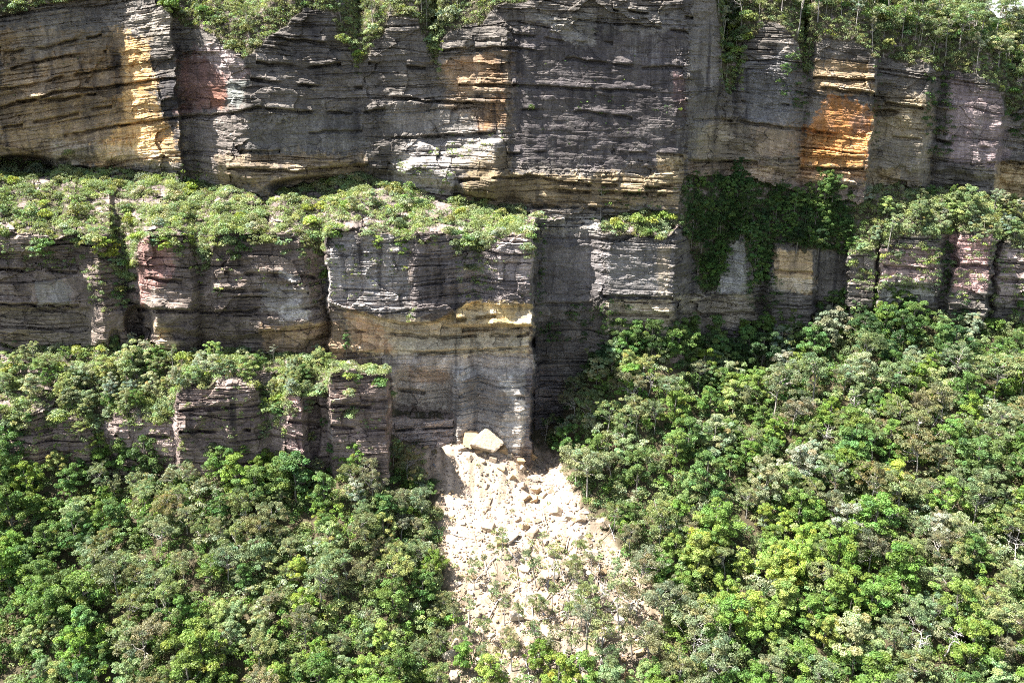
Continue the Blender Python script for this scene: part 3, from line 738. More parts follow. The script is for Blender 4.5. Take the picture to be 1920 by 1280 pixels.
def limb(r, p0, p1, r0, r1, k=5, wig=0.08):
    p0 = np.asarray(p0, float); p1 = np.asarray(p1, float)
    t = np.linspace(0, 1, k)[:, None]
    ln = np.linalg.norm(p1 - p0)
    p = p0 + (p1 - p0) * t
    p[1:-1] += r.normal(size=(k - 2, 3)) * wig * ln
    p[:, 2] += (np.sin(t[:, 0] * np.pi) * -0.06 * ln)
    return tube(p, np.linspace(r0, r1, k), 5)

def make_tree(style, seed):
    """returns (crown mesh, trunk mesh) of a tree about 10 m tall"""
    r = np.random.default_rng(seed)
    cs, rs = [], []
    def boughs(nb, sub, H, base, cr, prof, pr, spread, flat):
        for k in range(nb):
            t = (k + 0.5) / nb
            a = k * 2.4 + r.uniform(-.6, .6)
            zz = base + (H - base) * t + r.uniform(-.5, .5)
            q = cr * prof(t) * r.uniform(0.45, 1.0)
            c0 = np.array((q * math.cos(a), q * math.sin(a), zz))
            for j in range(r.integers(sub - 2, sub + 3)):
                o_ = r.normal(size=3) * spread * np.array((1, 1, flat))
                cs.append(tuple(c0 + o_)); rs.append(r.uniform(*pr))
    if style == 'round':          # dense broadleaf, heaped clumps
        H, cr, base = r.uniform(8.6, 9.4), r.uniform(2.9, 3.9), r.uniform(2.0, 3.6)
        boughs(11, 6, H, base, cr, lambda t: math.sin(math.pi * min(1, 0.22 + 0.74 * t)) ** 0.75, (0.45, 0.95), 0.85, 0.7)
        size, dens, jit = 0.15, 62, 0.6
        col, lean_ = M_BARK_DARK, 0.05
    elif style == 'column':       # tall narrow broadleaf
        H, cr, base = 9.4, r.uniform(1.5, 2.2), r.uniform(1.8, 2.8)
        boughs(11, 5, H, base, cr, lambda t: (1.02 - 0.85 * t) ** 0.6, (0.42, 0.85), 0.6, 0.8)
        size, dens, jit = 0.145, 64, 0.6
        col, lean_ = M_BARK_DARK, 0.04
    elif style == 'gum':          # open spreading crown, pale limbs showing through
        H, cr, base = 9.3, r.uniform(3.2, 4.2), r.uniform(4.8, 6.0)
        boughs(10, 6, H, base, cr, lambda t: (1.0 - 0.75 * t) ** 0.5, (0.40, 0.80), 0.85, 0.45)
        size, dens, jit = 0.12, 60, 0.85
        col, lean_ = M_BARK_PALE, 0.12
    elif style == 'slender':      # thin tall gum with a small tuft of crown
        H, cr, base = 9.4, r.uniform(1.4, 2.0), 6.2
        boughs(6, 4, H, base, cr, lambda t: (1.0 - 0.6 * t) ** 0.5, (0.35, 0.68), 0.55, 0.5)
        size, dens, jit = 0.12, 54, 0.85
        col, lean_ = M_BARK_PALE, 0.06
    cs = np.array(cs); rs = np.array(rs)
    lx, ly = r.normal(size=2) * lean_ * 10
    cs[:, 0] += lx * (cs[:, 2] / 10) ** 1.5; cs[:, 1] += ly * (cs[:, 2] / 10) ** 1.5
    npr = (dens * rs ** 2 * 4.2).astype(int)
    v, f, t = leaf_cloud(cs, rs, npr, size, seed + 5, jitter=jit)
    crown = new_mesh('crown', v, f, M_LEAF, tint=t)
    M = Mesher()
    zs = np.array([-1.2, 0.0, 2.0, 4.0, 6.0, 8.0, 9.0])
    top = 9.0 if style != 'gum' else 7.0
    zs = zs[zs <= top]
    tp = np.stack([lx * (np.clip(zs, 0, 10) / 10) ** 1.5 + 0.12 * r.normal(size=len(zs)) * (zs > 0.5), ly * (np.clip(zs, 0, 10) / 10) ** 1.5 + 0.12 * r.normal(size=len(zs)) * (zs > 0.5), zs], 1)
    tr = {'round': .24, 'column': .2, 'gum': .22, 'slender': .17}[style]
    M.add(*tube(tp, np.linspace(tr, tr * 0.3, len(zs)), 7))
    order = r.permutation(len(cs))[: (16 if style == 'gum' else 9)]
    for k in order:
        z0 = min(top - 0.3, max(base * 0.75, cs[k][2] - r.uniform(1.0, 2.6)))
        p0 = (np.interp(z0, zs, tp[:, 0]), np.interp(z0, zs, tp[:, 1]), z0)
        end = cs[k] + np.array((0, 0, rs[k] * 0.45))
        M.add(*limb(r, p0, end, tr * 0.42, tr * 0.10))
    trunk = M.mesh('trunk', col, smooth=True)
    return crown, trunk

def make_dead(seed):
    r = np.random.default_rng(seed)
    M = Mesher()
    zs = np.linspace(-0.8, 9.5, 8)
    tp = np.stack([np.cumsum(r.normal(size=8)) * 0.15, np.cumsum(r.normal(size=8)) * 0.15, zs], 1)
    M.add(*tube(tp, np.linspace(0.2, 0.04, 8), 6))
    br = Mesher()
    for k in range(11):
        z0 = r.uniform(3.2, 9.0); a = r.uniform(0, 6.28); ln = r.uniform(1.0, 3.2)
        p0 = np.array((np.interp(z0, zs, tp[:, 0]), np.interp(z0, zs, tp[:, 1]), z0))
        p1 = p0 + np.array((math.cos(a) * ln, math.sin(a) * ln, r.uniform(0.3, 0.9) * ln))
        br.add(*limb(r, p0, p1, 0.09, 0.02))
        for q in range(2):
            pm = p0 + (p1 - p0) * r.uniform(0.4, 0.9)
            br.add(*limb(r, pm, pm + r.normal(size=3) * 0.7 + np.array((0, 0, .5)), 0.04, 0.012, 4))
    return M.mesh('trunk', M_DEAD, smooth=True), br.mesh('branches', M_DEAD, smooth=True)

def make_bush(seed, n=9, hang=False):
    r = np.random.default_rng(seed)
    cs, rs = [], []
    for k in range(n):
        a = k * 2.4; q = 0.75 * math.sqrt((k + .5) / n)
        cs.append((q * math.cos(a), q * math.sin(a), (0.55 + r.uniform(-.2, .45) - 0.4 * q) if not hang else r.uniform(-1.5, 0.5)))
        rs.append(r.uniform(0.28, 0.5))
    v, f, t = leaf_cloud(np.array(cs), np.array(rs), [int(330 * q * q) + 24 for q in rs], 0.095, seed, jitter=0.6)
    return new_mesh('bush', v, f, M_LEAF, tint=t)

TREES = {
    'round': [make_tree('round', 100 + k) for k in range(6)],
    'column': [make_tree('column', 200 + k) for k in range(4)],
    'gum': [make_tree('gum', 300 + k) for k in range(6)],
    'slender': [make_tree('slender', 400 + k) for k in range(4)],
}
BUSHES = [make_bush(500 + k) for k in range(6)]
HANG = [make_bush(520 + k, 12, True) for k in range(3)]
DEAD = [make_dead(540 + k) for k in range(4)]

PAL = {
    'bright green': (0.150, 0.240, 0.050), 'mid green': (0.108, 0.185, 0.050), 'yellow-green': (0.245, 0.325, 0.072),
    'pale green': (0.235, 0.300, 0.125), 'silvery green': (0.285, 0.325, 0.205), 'olive': (0.180, 0.222, 0.098),
    'brownish olive': (0.178, 0.186, 0.096), 'dark green': (0.050, 0.095, 0.030),
}
PLACED = []     # (root, kind, style, colour, px, py, height)

def jitter_col(c):
    k = rnd.uniform(0.82, 1.2)
    return (c[0] * k * rnd.uniform(.9, 1.12), c[1] * k, c[2] * k * rnd.uniform(.8, 1.25), 1)

def add_tree(name, style, colour, p, h, w=None):
    crown, trunk = rnd.choice(TREES[style])
    root = bpy.data.objects.new(name, None); COL.objects.link(root)
    root.empty_display_size = 0.5
    root.location = p
    s = h / 10.0; w = s * (w or rnd.uniform(0.88, 1.15))
    root.scale = (w, w, s)
    root.rotation_euler = (rnd.uniform(-.06, .06), rnd.uniform(-.06, .06), rnd.uniform(0, 6.28))
    a = link('trunk', trunk, root)
    b = link('crown', crown, root)
    b.color = jitter_col(PAL[colour])
    px, py = proj(p[0], p[1], p[2] + h * 0.75)
    PLACED.append((root, name, style, colour, float(px), float(py), h))
    return root

def add_bush(colour, p, size, me=None, name='bush'):
    o = link(name, me or rnd.choice(BUSHES))
    o.location = p; o.scale = (size * rnd.uniform(.85, 1.2), size * rnd.uniform(.85, 1.2), size * rnd.uniform(.8, 1.1))
    o.rotation_euler = (0, 0, rnd.uniform(0, 6.28))
    o.color = jitter_col(PAL[colour])
    px, py = proj(p[0], p[1], p[2] + size * 0.5)
    PLACED.append((o, name, 'bush', colour, float(px), float(py), size))
    return o

# ------------------------------------------------------------------ FOREST on the talus
def forest_mix(px, py):
    """what grows where: weights of (style, colour, height range)"""
    yl = vn(px / 120.0, py / 90.0, 610)
    if px > 1000 and py < 660:
        return [('round', 'dark green', 8, 12, 3), ('column', 'mid green', 9, 13, 2), ('round', 'mid green', 7, 11, 2), ('round', 'silvery green', 8, 11, 1)]
    if px > 1290 and px < 1580 and py > 960 and py < 1230:
        return [('round', 'yellow-green', 8, 12, 4), ('round', 'bright green', 9, 13, 3), ('column', 'yellow-green', 9, 13, 1), ('gum', 'olive', 9, 12, .7)]
    if px > 1040:
        g = 1.0 + 3.2 * max(0.0, min(1.0, (px - 1450) / 350.0)) + (1.2 if 1150 < px < 1330 and py > 1000 else 0)
        return [('round', 'bright green', 8, 13, 2.6), ('round', 'mid green', 8, 13, 1.8), ('round', 'pale green', 8, 12, 1.6), ('column', 'bright green', 10, 15, .8),
                ('round', 'silvery green', 8, 11, .9), ('gum', 'olive', 9, 13, g), ('gum', 'brownish olive', 9, 13, g * .5), ('round', 'yellow-green', 8, 11, .1 + .5 * yl)]
    if px < 170:
        return [('round', 'mid green', 8, 12, 3), ('round', 'bright green', 8, 12, 2), ('column', 'mid green', 9, 13, 1.2), ('round', 'pale green', 7, 10, 1)]
    if py > 1120:
        return [('round', 'yellow-green', 7, 11, 1.2), ('round', 'bright green', 7, 12, 3), ('round', 'pale green', 7, 11, 2.5), ('gum', 'olive', 8, 11, 1.4), ('round', 'mid green', 7, 11, 1.6), ('gum', 'brownish olive', 8, 11, 1)]
    if px > 680:
        return [('gum', 'olive', 6, 10, 2.2), ('round', 'mid green', 5, 9, 1.6), ('round', 'pale green', 5, 8, 1.2), ('gum', 'brownish olive', 6, 9, 1.4)]
    return [('gum', 'olive', 6, 10, 2.0), ('gum', 'brownish olive', 6, 10, .7), ('round', 'pale green', 5, 9, 3.2), ('round', 'yellow-green', 5, 9, .5), ('round', 'mid green', 6, 10, 1.4), ('column', 'mid green', 9, 13, .8), ('round', 'bright green', 6, 10, 2.2), ('round', 'silvery green', 5, 8, .9)]

pts = []
def ok_spot(x, y, r):
    for a, b, c in pts:
        if (a - x) ** 2 + (b - y) ** 2 < (r + c) ** 2 * 0.62: return False
    return True

def place_forest_tree(px, py, style, colour, h, name=None, w=None):
    x, y, z = ground_at_pixel(px, py)
    pts.append((x, y, h * 0.2))
    return add_tree(name or ('gum_tree' if style in ('gum', 'slender') else 'leafy_tree'), style, colour, (x, y, z), h, w)

# trees one can pick out in the photograph (pixel of the trunk's foot)
for a in (
    (738,1165,'round','bright green',9.5), (812,1085,'round','bright green',7.5), (385,1275,'round','yellow-green',13), (690,1295,'round','yellow-green',8),
    (918,1300,'round','yellow-green',9), (1010,1265,'round','bright green',8.5), (868,1265,'column','bright green',8), (640,1290,'round','pale green',7),
    (1680,1160,'column','bright green',17), (1672,940,'round','yellow-green',10), (1368,735,'round','silvery green',9), (1545,660,'round','silvery green',11), (1470,720,'round','silvery green',9),
    (1490,1090,'round','yellow-green',11), (1440,1100,'round','yellow-green',10), (1400,1190,'round','yellow-green',10), (1360,1150,'round','yellow-green',9.5), (1500,1050,'round','yellow-green',9),
    (1120,880,'round','bright green',10), (1170,880,'round','pale green',8.5), (1060,860,'round','mid green',9), (1260,800,'round','bright green',9),
    (480,960,'round','mid green',11), (445,930,'round','bright green',10), (285,905,'column','dark green',13), (195,905,'column','mid green',12), (240,905,'column','mid green',11),
    (150,1000,'round','pale green',9), (490,1040,'gum','brownish olive',9), (430,1100,'gum','olive',9), (60,935,'round','bright green',9),
    (1148,700,'round','pale green',9), (1205,735,'gum','olive',9), (1100,690,'gum','olive',9),
    (1195,1120,'gum','brownish olive',11), (1245,1190,'gum','brownish olive',13), (1215,1260,'gum','brownish olive',12), (1300,1250,'gum','olive',13),
):
    place_forest_tree(*a)
for a in ((940,1050,'slender','olive',8),(1005,1100,'slender','olive',9.5),(1040,1105,'slender','olive',10),(1075,1130,'slender','brownish olive',8),(1100,1240,'slender','brownish olive',14),(1130,1260,'slender','brownish olive',14),(1160,1190,'slender','olive',13),(1185,1230,'slender','brownish olive',15),(975,1185,'slender','olive',8),(1060,1190,'slender','olive',9),(890,1110,'slender','olive',7),(848,1195,'slender','brownish olive',9),(905,1205,'slender','olive',7),(945,1170,'slender','brownish olive',7),(1018,1040,'slender','olive',6),(1022,830,'slender','olive',8),(1085,1060,'slender','olive',7),(1150,1120,'slender','olive',9),(1030,1250,'slender','brownish olive',10),(1090,1180,'slender','olive',10),(1120,1210,'slender','olive',11),(1070,1260,'slender','brownish olive',11),(1000,1230,'slender','olive',8),(930,1130,'slender','olive',6),(1035,1150,'slender','olive',8),(1110,1090,'slender','brownish olive',8),(880,1160,'slender','olive',6),(900,1260,'gum','olive',6),(1010,1160,'gum','olive',6),(1080,1095,'gum','olive',6.5),(950,1225,'gum','brownish olive',6),(1150,1270,'gum','olive',8),(870,1215,'gum','olive',5.5),(1105,1150,'gum','olive',7),(960,1260,'slender','olive',9)):
    place_forest_tree(*a)

n_g = n_l = 0
first = len(PLACED)
tries = 0
while tries < 9000:
    tries += 1
    px = rnd.uniform(-70, 1990); py = rnd.uniform(600, 1480)
    x, y, z = ground_at_pixel(px, py) if False else (None, None, None)
    # uniform on the slope, not in the picture
    x = rnd.uniform(-120, 150); y = rnd.uniform(112, 231)
    z = float(ground_z(x, y))
    px, py = proj(x, y, z)
    if not (-60 < px < 1980) or py > 1400 or py < 560: continue
    if py < L(B3, px) + 6: continue
    if on_slide(x, y) > 0.3: continue
    st = forest_mix(px, py - 40)
    s = rnd.choices(st, [q[4] for q in st])[0]
    h = (s[2] + (s[3] + 2.5 - s[2]) * rnd.random() ** 1.8) * 0.88
    rad = h * (0.215 if s[0] == 'round' else 0.25 if s[0] == 'gum' else 0.15)
    if not ok_spot(x, y, rad): continue
    kind = 'gum_tree' if s[0] in ('gum', 'slender') else 'leafy_tree'
    if kind == 'gum_tree':
        if n_g > 190: continue
        n_g += 1
    else:
        if n_l > 250: continue
        n_l += 1
    pts.append((x, y, rad))
    add_tree(kind, s[0], s[1], (x, y, z), h)

# ------------------------------------------------------------------ plants on the ledges and the plateau
def puffs_object(name, P, R, colours, seed, leaf=0.16, dens=30, kind='stuff', label=None, cat=None):
    r = np.random.default_rng(seed)
    vs, ts = [], []
    P = np.asarray(P); R = np.asarray(R)
    v, f, t = leaf_cloud(P, R, np.maximum(14, (dens * R ** 2 * 4).astype(int)), leaf, seed, jitter=0.65, tvar=0.2)
    npr = np.maximum(14, (dens * R ** 2 * 4).astype(int))
    c = np.repeat(np.asarray(colours), npr * 4, 0)
    o = link(name, new_mesh(name, v, f, M_LEAF, tint=t * c))
    o.color = (1, 1, 1, 1)
    tag(o, label, cat, kind=kind)
    return o

def pal_pick(names, n):
    w = np.array([q[1] for q in names], float); w /= w.sum()
    k = rng.choice(len(names), n, p=w)
    base = np.array([PAL[q[0]] for q in names])[k]
    return base * rng.uniform(0.75, 1.25, (n, 1))

# heath covering every earth slope of the cliff, spread by ground area
dx_ = np.gradient(X, axis=1); dP1 = np.stack([np.gradient(X, axis=1), np.gradient(Y, axis=1), np.gradient(Z, axis=1)], -1)
dP2 = np.stack([np.gradient(X, axis=0), np.gradient(Y, axis=0), np.gradient(Z, axis=0)], -1)
area = np.linalg.norm(np.cross(dP1, dP2), axis=-1)
okm = np.isin(ZONE, (0, 2, 4)) & (PY > L(SKY, PX) + 4) & (PX > -365) & (PX < 2280) & (PY > -70)
okm &= ~((ZONE == 4) & (PX > 735))
bare = fbm(PX / 24.0, PY / 12.0, 410, 3)
wgt = np.where(okm, np.minimum(area, 0.35) + 0.03, 0)
wgt = wgt * np.where(bare > 0.5, 0.2, 1.0) * np.where(outc > 0.3, 0.10, 1.0)
cum = np.cumsum(wgt.ravel())
def draw(n):
    k = np.searchsorted(cum, rng.uniform(0, cum[-1], n))
    return k // NX, k % NX
j, i = draw(25000)
P = np.stack([X[j, i], Y[j, i], Z[j, i]], 1)
zn = ZONE[j, i]; pxx = PX[j, i]; pyy = PY[j, i]
R = np.where(zn == 0, rng.uniform(0.35, 0.95, len(j)), 0.36 + (0.4 + 1.0 * vn(P[:, 0] / 9.0, P[:, 1] / 7.0, 415)) * rng.uniform(size=len(j)) ** 2.0)
P[:, 2] += R * 0.25; P[:, 1] -= 0.15
cc = pal_pick([('pale green', 3), ('olive', 2), ('yellow-green', 0.8), ('silvery green', 1.6), ('mid green', 1)], len(j))
hn = vn(P[:, 0] / 4.0, P[:, 1] / 4.0, 416)[:, None]
cc = cc * 0.55 + 0.45 * (np.array(PAL['yellow-green']) * hn + np.array(PAL['silvery green']) * (1 - hn))
top = zn == 0
cc[top] = pal_pick([('olive', 4), ('pale green', 1.6), ('brownish olive', 1.2), ('yellow-green', 0.5)], int(top.sum()))
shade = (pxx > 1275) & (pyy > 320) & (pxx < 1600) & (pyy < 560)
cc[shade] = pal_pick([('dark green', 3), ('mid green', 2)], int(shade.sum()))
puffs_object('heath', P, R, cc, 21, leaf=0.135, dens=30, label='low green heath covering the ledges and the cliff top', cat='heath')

# plants rooted in cracks and on tiny shelves of the walls
tuft = []
def tufts(poly, n, r0, r1, names):
    p = np.array(poly)
    for _ in range(n * 6):
        if n <= 0: break
        a = rnd.uniform(p[:, 0].min(), p[:, 0].max()); b = rnd.uniform(p[:, 1].min(), p[:, 1].max())
        if not inpoly(np.array([a]), np.array([b]), poly)[0]: continue
        if vn(a / 18.0, b / 7.0, 430) < 0.45: continue
        tuft.append((a, b, rnd.uniform(r0, r1), names)); n -= 1
YG = [('pale green', 2), ('olive', 2), ('yellow-green', 1)]
DK = [('dark green', 2), ('mid green', 2)]
for a in (
    ([(0,430),(160,430),(160,520),(0,500)], 130, .3, .7, YG), ([(160,440),(255,450),(250,540),(190,600),(165,560)], 90, .3, .7, YG), ([(355,440),(420,450),(420,560),(360,560)], 50, .3, .6, YG),
    ([(420,500),(600,520),(600,545),(420,525)], 26, .2, .4, YG), ([(565,450),(615,450),(612,560),(590,570)], 60, .3, .6, YG), ([(612,460),(770,450),(770,570),(620,560)], 90, .2, .42, YG),
    ([(720,570),(780,575),(780,605),(730,600)], 24, .3, .5, YG), ([(865,440),(935,440),(925,560),(860,560)], 110, .3, .7, YG), ([(770,440),(870,440),(870,470),(790,460)], 30, .3, .6, YG),
    ([(850,460),(995,460),(995,560),(860,565)], 40, .2, .4, YG),
    ([(400,720),(490,730),(470,830),(340,830),(340,760)], 70, .25, .5, YG), ([(490,740),(540,750),(530,850),(480,850)], 60, .4, .8, YG), ([(615,700),(735,710),(700,840),(620,840)], 40, .25, .5, YG),
    ([(215,790),(330,790),(330,870),(200,860)], 90, .3, .7, YG), ([(0,770),(200,780),(200,860),(0,840)], 140, .3, .8, YG),
    ([(1000,420),(1025,420),(1020,620),(1003,640)], 70, .3, .6, DK), ([(1590,440),(1760,430),(1760,545),(1590,545)], 260, .3, .95, YG), ([(1780,430),(1960,440),(1960,580),(1780,560)], 150, .3, .9, YG),
    ([(1755,450),(1785,450),(1785,560),(1755,560)], 60, .4, .8, DK), ([(1345,60),(1400,60),(1390,190),(1350,190)], 90, .4, .8, YG), ([(1490,80),(1525,90),(1515,230),(1480,200),(1450,150)], 90, .4, .8, DK),
    ([(1735,140),(1785,140),(1790,290),(1730,300)], 110, .4, .9, DK), ([(1640,110),(1655,110),(1645,300),(1632,280)], 22, .3, .5, DK), ([(1880,200),(1930,200),(1930,260),(1890,260)], 40, .5, .9, DK),
    ([(780,260),(945,245),(950,262),(860,300),(780,290)], 50, .25, .5, YG), ([(745,300),(860,310),(830,370),(745,350)], 60, .3, .6, YG), ([(655,90),(690,90),(680,140),(664,140)], 24, .4, .7, YG), ([(800,60),(835,70),(822,150),(806,140)], 30, .4, .7, YG),
    ([(340,310),(400,300),(400,350),(340,345)], 30, .3, .6, YG), ([(1060,180),(1280,200),(1280,212),(1060,195)], 8, .2, .5, DK), ([(1120,360),(1270,340),(1270,395),(1130,395)], 34, .3, .6, DK),
    ([(960,50),(1290,60),(1290,300),(960,300)], 22, .15, .35, DK), ([(0,100),(200,100),(200,280),(0,280)], 14, .12, .3, YG), ([(1130,560),(1200,560),(1130,640),(1010,640),(1030,580)], 90, .5, .9, DK),
    ([(1395,440),(1450,450),(1470,560),(1420,600),(1400,560)], 120, .4, .9, DK), ([(1285,340),(1450,340),(1440,440),(1400,440),(1350,540),(1300,540)], 160, .5, 1.0, DK), ([(1450,345),(1600,350),(1600,470),(1450,460)], 170, .5, 1.0, DK),
):
    tufts(*a)
pa = np.array([q[0] for q in tuft]); pb = np.array([q[1] for q in tuft]); R = np.array([q[2] for q in tuft])
x, y, z, _ = relief_point(pa, pb)
P = np.stack([x, y - R * 0.35, z + R * 0.1], 1)
cc = np.concatenate([pal_pick(q[3], 1) for q in tuft])
puffs_object('cliff_plants', P, R, cc, 22, leaf=0.13, dens=34, label='small plants and ferns rooted in cracks of the cliff walls', cat='cliff plants')

# undergrowth between the trees of the talus and scrub regrowing on the debris
UX, UY, UR, UC = [], [], [], []
n = 0
cand = rng.uniform(size=(19000, 2)) * np.array((330, 122)) + np.array((-150, 111))
cz = ground_z(cand[:, 0], cand[:, 1])
cpx_, cpy_ = proj(cand[:, 0], cand[:, 1], cz)
inv = (cpx_ > -340) & (cpx_ < 2260) & (cpy_ < 1340) & (cpy_ > L(B3, cpx_) - 5)
sw1 = slide_weight(cand[:, 0], cand[:, 1], cz); sc1 = slide_weight(cand[:, 0], cand[:, 1], cz, SLIDE_CORE, 12)
u = rng.uniform(size=len(cand))
lowslide = sstep(cpy_, 940, 1080)
keep = inv & ((sw1 < 0.3) | ((sc1 < 0.4) & (u < 0.08 + 0.42 * lowslide)) | (u < 0.02))
cand, cz, sw1, cpx_, cpy_ = cand[keep], cz[keep], sw1[keep], cpx_[keep], cpy_[keep]
R = np.where(sw1 > 0.3, rng.uniform(0.25, 0.95, len(cand)), rng.uniform(0.6, 1.5, len(cand)))
P = np.stack([cand[:, 0], cand[:, 1], cz + R * 0.3], 1)
cc = pal_pick([('mid green', 2), ('olive', 2), ('pale green', 1.5), ('dark green', 0.7), ('bright green', 1)], len(cand))
vs = sw1 > 0.3
cc[vs] = pal_pick([('olive', 3), ('pale green', 2), ('brownish olive', 1)], int(vs.sum()))
puffs_object('undergrowth', P, R, cc, 23, leaf=0.18, dens=24, label='green undergrowth filling the ground between the trees', cat='undergrowth')

# young crowns of the understorey, packed between the trees: nobody could count them
UP, UR, UC = [], [], []
for _ in range(7500):
    if len(UP) > 16000: break
    x = rnd.uniform(-150, 180); y = rnd.uniform(113, 231)
    z = float(ground_z(x, y)); px, py = proj(x, y, z)
    if not (-340 < px < 2260) or py > 1370 or py < L(B3, px) + 4: continue
    if on_slide(x, y) > 0.3: continue
    h = rnd.uniform(2.0, 6.0); w = h * rnd.uniform(.22, .34)
    fld = vn(x / 9.0, y / 9.0, 640)
    c = np.array(PAL[('mid green', 'pale green', 'bright green', 'olive', 'silvery green', 'olive')[int(fld * 5.99)] if px > 170 else 'mid green']) * rnd.uniform(.8, 1.2)
    for k in range(rnd.randint(5, 9)):
        UP.append((x + rnd.gauss(0, w * .6), y + rnd.gauss(0, w * .6), z + h - abs(rnd.gauss(0, h * .22)))); UR.append(rnd.uniform(.35, .8)); UC.append(c)
puffs_object('understorey', UP, UR, np.array(UC), 25, leaf=0.17, dens=27, label='young trees and saplings packed between the taller forest trees', cat='understorey')

# ---- single bushes and small trees that stand out on the ledges
def ledge_thing(px, py, size, colour, me=None):
    x, y, z, _ = relief_point(np.array([px]), np.array([py]))
    return add_bush(colour, (float(x[0]), float(y[0]) - 0.2, float(z[0]) - 0.1), size, me)
for a in (
    (385,475,2.2,'olive'),(392,490,2.0,'olive'),(240,500,2.0,'yellow-green'),(242,525,2.2,'pale green'),(228,545,1.6,'pale green'),(895,450,2.4,'olive'),(905,470,2.0,'olive'),(880,505,1.6,'olive'),
    (1195,420,2.6,'yellow-green'),(1222,415,2.8,'yellow-green'),(1245,412,2.4,'yellow-green'),(1210,440,1.6,'yellow-green'),(820,60,2.6,'silvery green'),(835,45,2.8,'silvery green'),(812,80,2.2,'pale green'),(808,35,2.4,'silvery green'),(850,30,2.0,'silvery green'),
    (1382,60,2.6,'yellow-green'),(1365,30,2.6,'yellow-green'),(1372,80,2.6,'pale green'),(1358,55,2.2,'pale green'),(1395,75,2.2,'yellow-green'),(660,85,1.6,'pale green'),(672,105,1.4,'yellow-green'),(816,100,1.6,'pale green'),(1378,100,2.2,'yellow-green'),(1385,125,1.8,'pale green'),(1400,40,2.6,'pale green'),(330,25,2.6,'mid green'),(318,15,2.4,'bright green'),(1275,207,0.6,'yellow-green'),
    (610,520,1.8,'bright green'),(240,1,1,'olive'),(655,740,1.5,'pale green'),(660,780,1.8,'pale green'),(510,770,2.2,'pale green'),(525,740,2.2,'yellow-green'),(655,708,1.5,'yellow-green'),
    (130,290,1.4,'pale green'),(1620,470,2.0,'pale green'),(1680,480,1.8,'olive'),(1730,470,1.8,'yellow-green'),(1130,215,1.2,'dark green'),(996,205,1.0,'mid green'),(1190,365,1.5,'dark green'),
):
    ledge_thing(*a)
jj, ii = draw(2200)
nb = 0
bp = []
for j_, i_ in zip(jj, ii):
    if nb >= 200: break
    px, py = float(PX[j_, i_]), float(PY[j_, i_]); zn_ = int(ZONE[j_, i_])
    if not (0 < px < 1920 and 0 < py): continue
    x, y, z = float(X[j_, i_]), float(Y[j_, i_]), float(Z[j_, i_])
    if any((x - q[0]) ** 2 + (y - q[1]) ** 2 < 7.0 for q in bp): continue
    if zn_ == 0 and rnd.random() < 0.45: continue
    bp.append((x, y)); nb += 1
    c = rnd.choice(['pale green', 'silvery green', 'olive', 'pale green', 'yellow-green']) if zn_ != 0 else rnd.choice(['olive', 'pale green', 'olive', 'mid green'])
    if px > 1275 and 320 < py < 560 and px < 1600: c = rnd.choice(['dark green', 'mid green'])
    add_bush(c, (x, y - 0.2, z - 0.1), rnd.uniform(1.2, 2.5))

def ledge_tree(px, py, style, colour, h):
    x, y, z, _ = relief_point(np.array([float(px)]), np.array([float(py)]))
    add_tree('gum_tree' if style in ('gum', 'slender') else 'tall_shrub', style, colour, (float(x[0]), float(y[0]) - 0.3, float(z[0]) - 0.2), h)
for a in (
    (770,385,'column','pale green',6.5),(700,390,'column','silvery green',5),(660,400,'round','silvery green',4.5),(1126,405,'slender','olive',7.5),(1810,410,'round','olive',9),(1790,420,'round','pale green',7),(1860,400,'slender','silvery green',7),
    (1725,420,'slender','silvery green',7),(1715,430,'gum','olive',7),(1640,455,'round','silvery green',5),(1880,440,'round','silvery green',6),(1840,450,'round','pale green',6),(1900,450,'round','pale green',6.5),(1760,440,'round','silvery green',5.5),
    (65,685,'slender','pale green',6.5),(325,700,'slender','pale green',7),(515,680,'slender','silvery green',5),(600,680,'slender','silvery green',4),(255,705,'round','silvery green',8),(205,715,'round','pale green',7),(160,730,'round','silvery green',7),
    (95,700,'round','pale green',5),(30,705,'round','pale green',6),(650,660,'column','mid green',6),(430,700,'round','pale green',5),(380,710,'round','silvery green',6),(480,700,'round','mid green',5.5),(550,710,'round','silvery green',5.5),(570,715,'round','mid green',4.5),
    (120,750,'round','pale green',6),(60,745,'round','silvery green',6),(170,775,'round','silvery green',6),(290,740,'round','silvery green',6),(330,725,'round','silvery green',5),(15,740,'gum','pale green',6),(240,770,'round','pale green',6),
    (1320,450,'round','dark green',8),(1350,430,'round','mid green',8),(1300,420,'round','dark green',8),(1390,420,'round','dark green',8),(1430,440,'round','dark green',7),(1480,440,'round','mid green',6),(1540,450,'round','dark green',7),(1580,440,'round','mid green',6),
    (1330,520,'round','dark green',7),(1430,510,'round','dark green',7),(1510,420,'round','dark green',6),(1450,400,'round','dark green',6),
    (1665,460,'slender','silvery green',9),
):
    ledge_tree(*a)
for _ in range(110):
    px = rnd.uniform(1288, 1600); py = rnd.uniform(345, 545)
    if py > L(T2, px) + 8: continue
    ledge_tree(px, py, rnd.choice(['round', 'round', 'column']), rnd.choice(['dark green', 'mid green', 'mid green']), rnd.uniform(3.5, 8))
for _ in range(900):
    if sum(q[1] == 'tall_shrub' for q in PLACED) > 215: break
    px = rnd.uniform(0, 620); py = rnd.uniform(650, 800)
    if rnd.random() < 0.22: px = rnd.uniform(1590, 1920); py = rnd.uniform(360, 460)
    _, zn_ = relief_depth(np.array([px]), np.array([py]))
    if int(zn_[0]) not in (2, 4): continue
    ledge_tree(px, py, 'round', rnd.choice(['pale green', 'silvery green', 'pale green', 'olive', 'mid green']), rnd.uniform(3.2, 5.5))
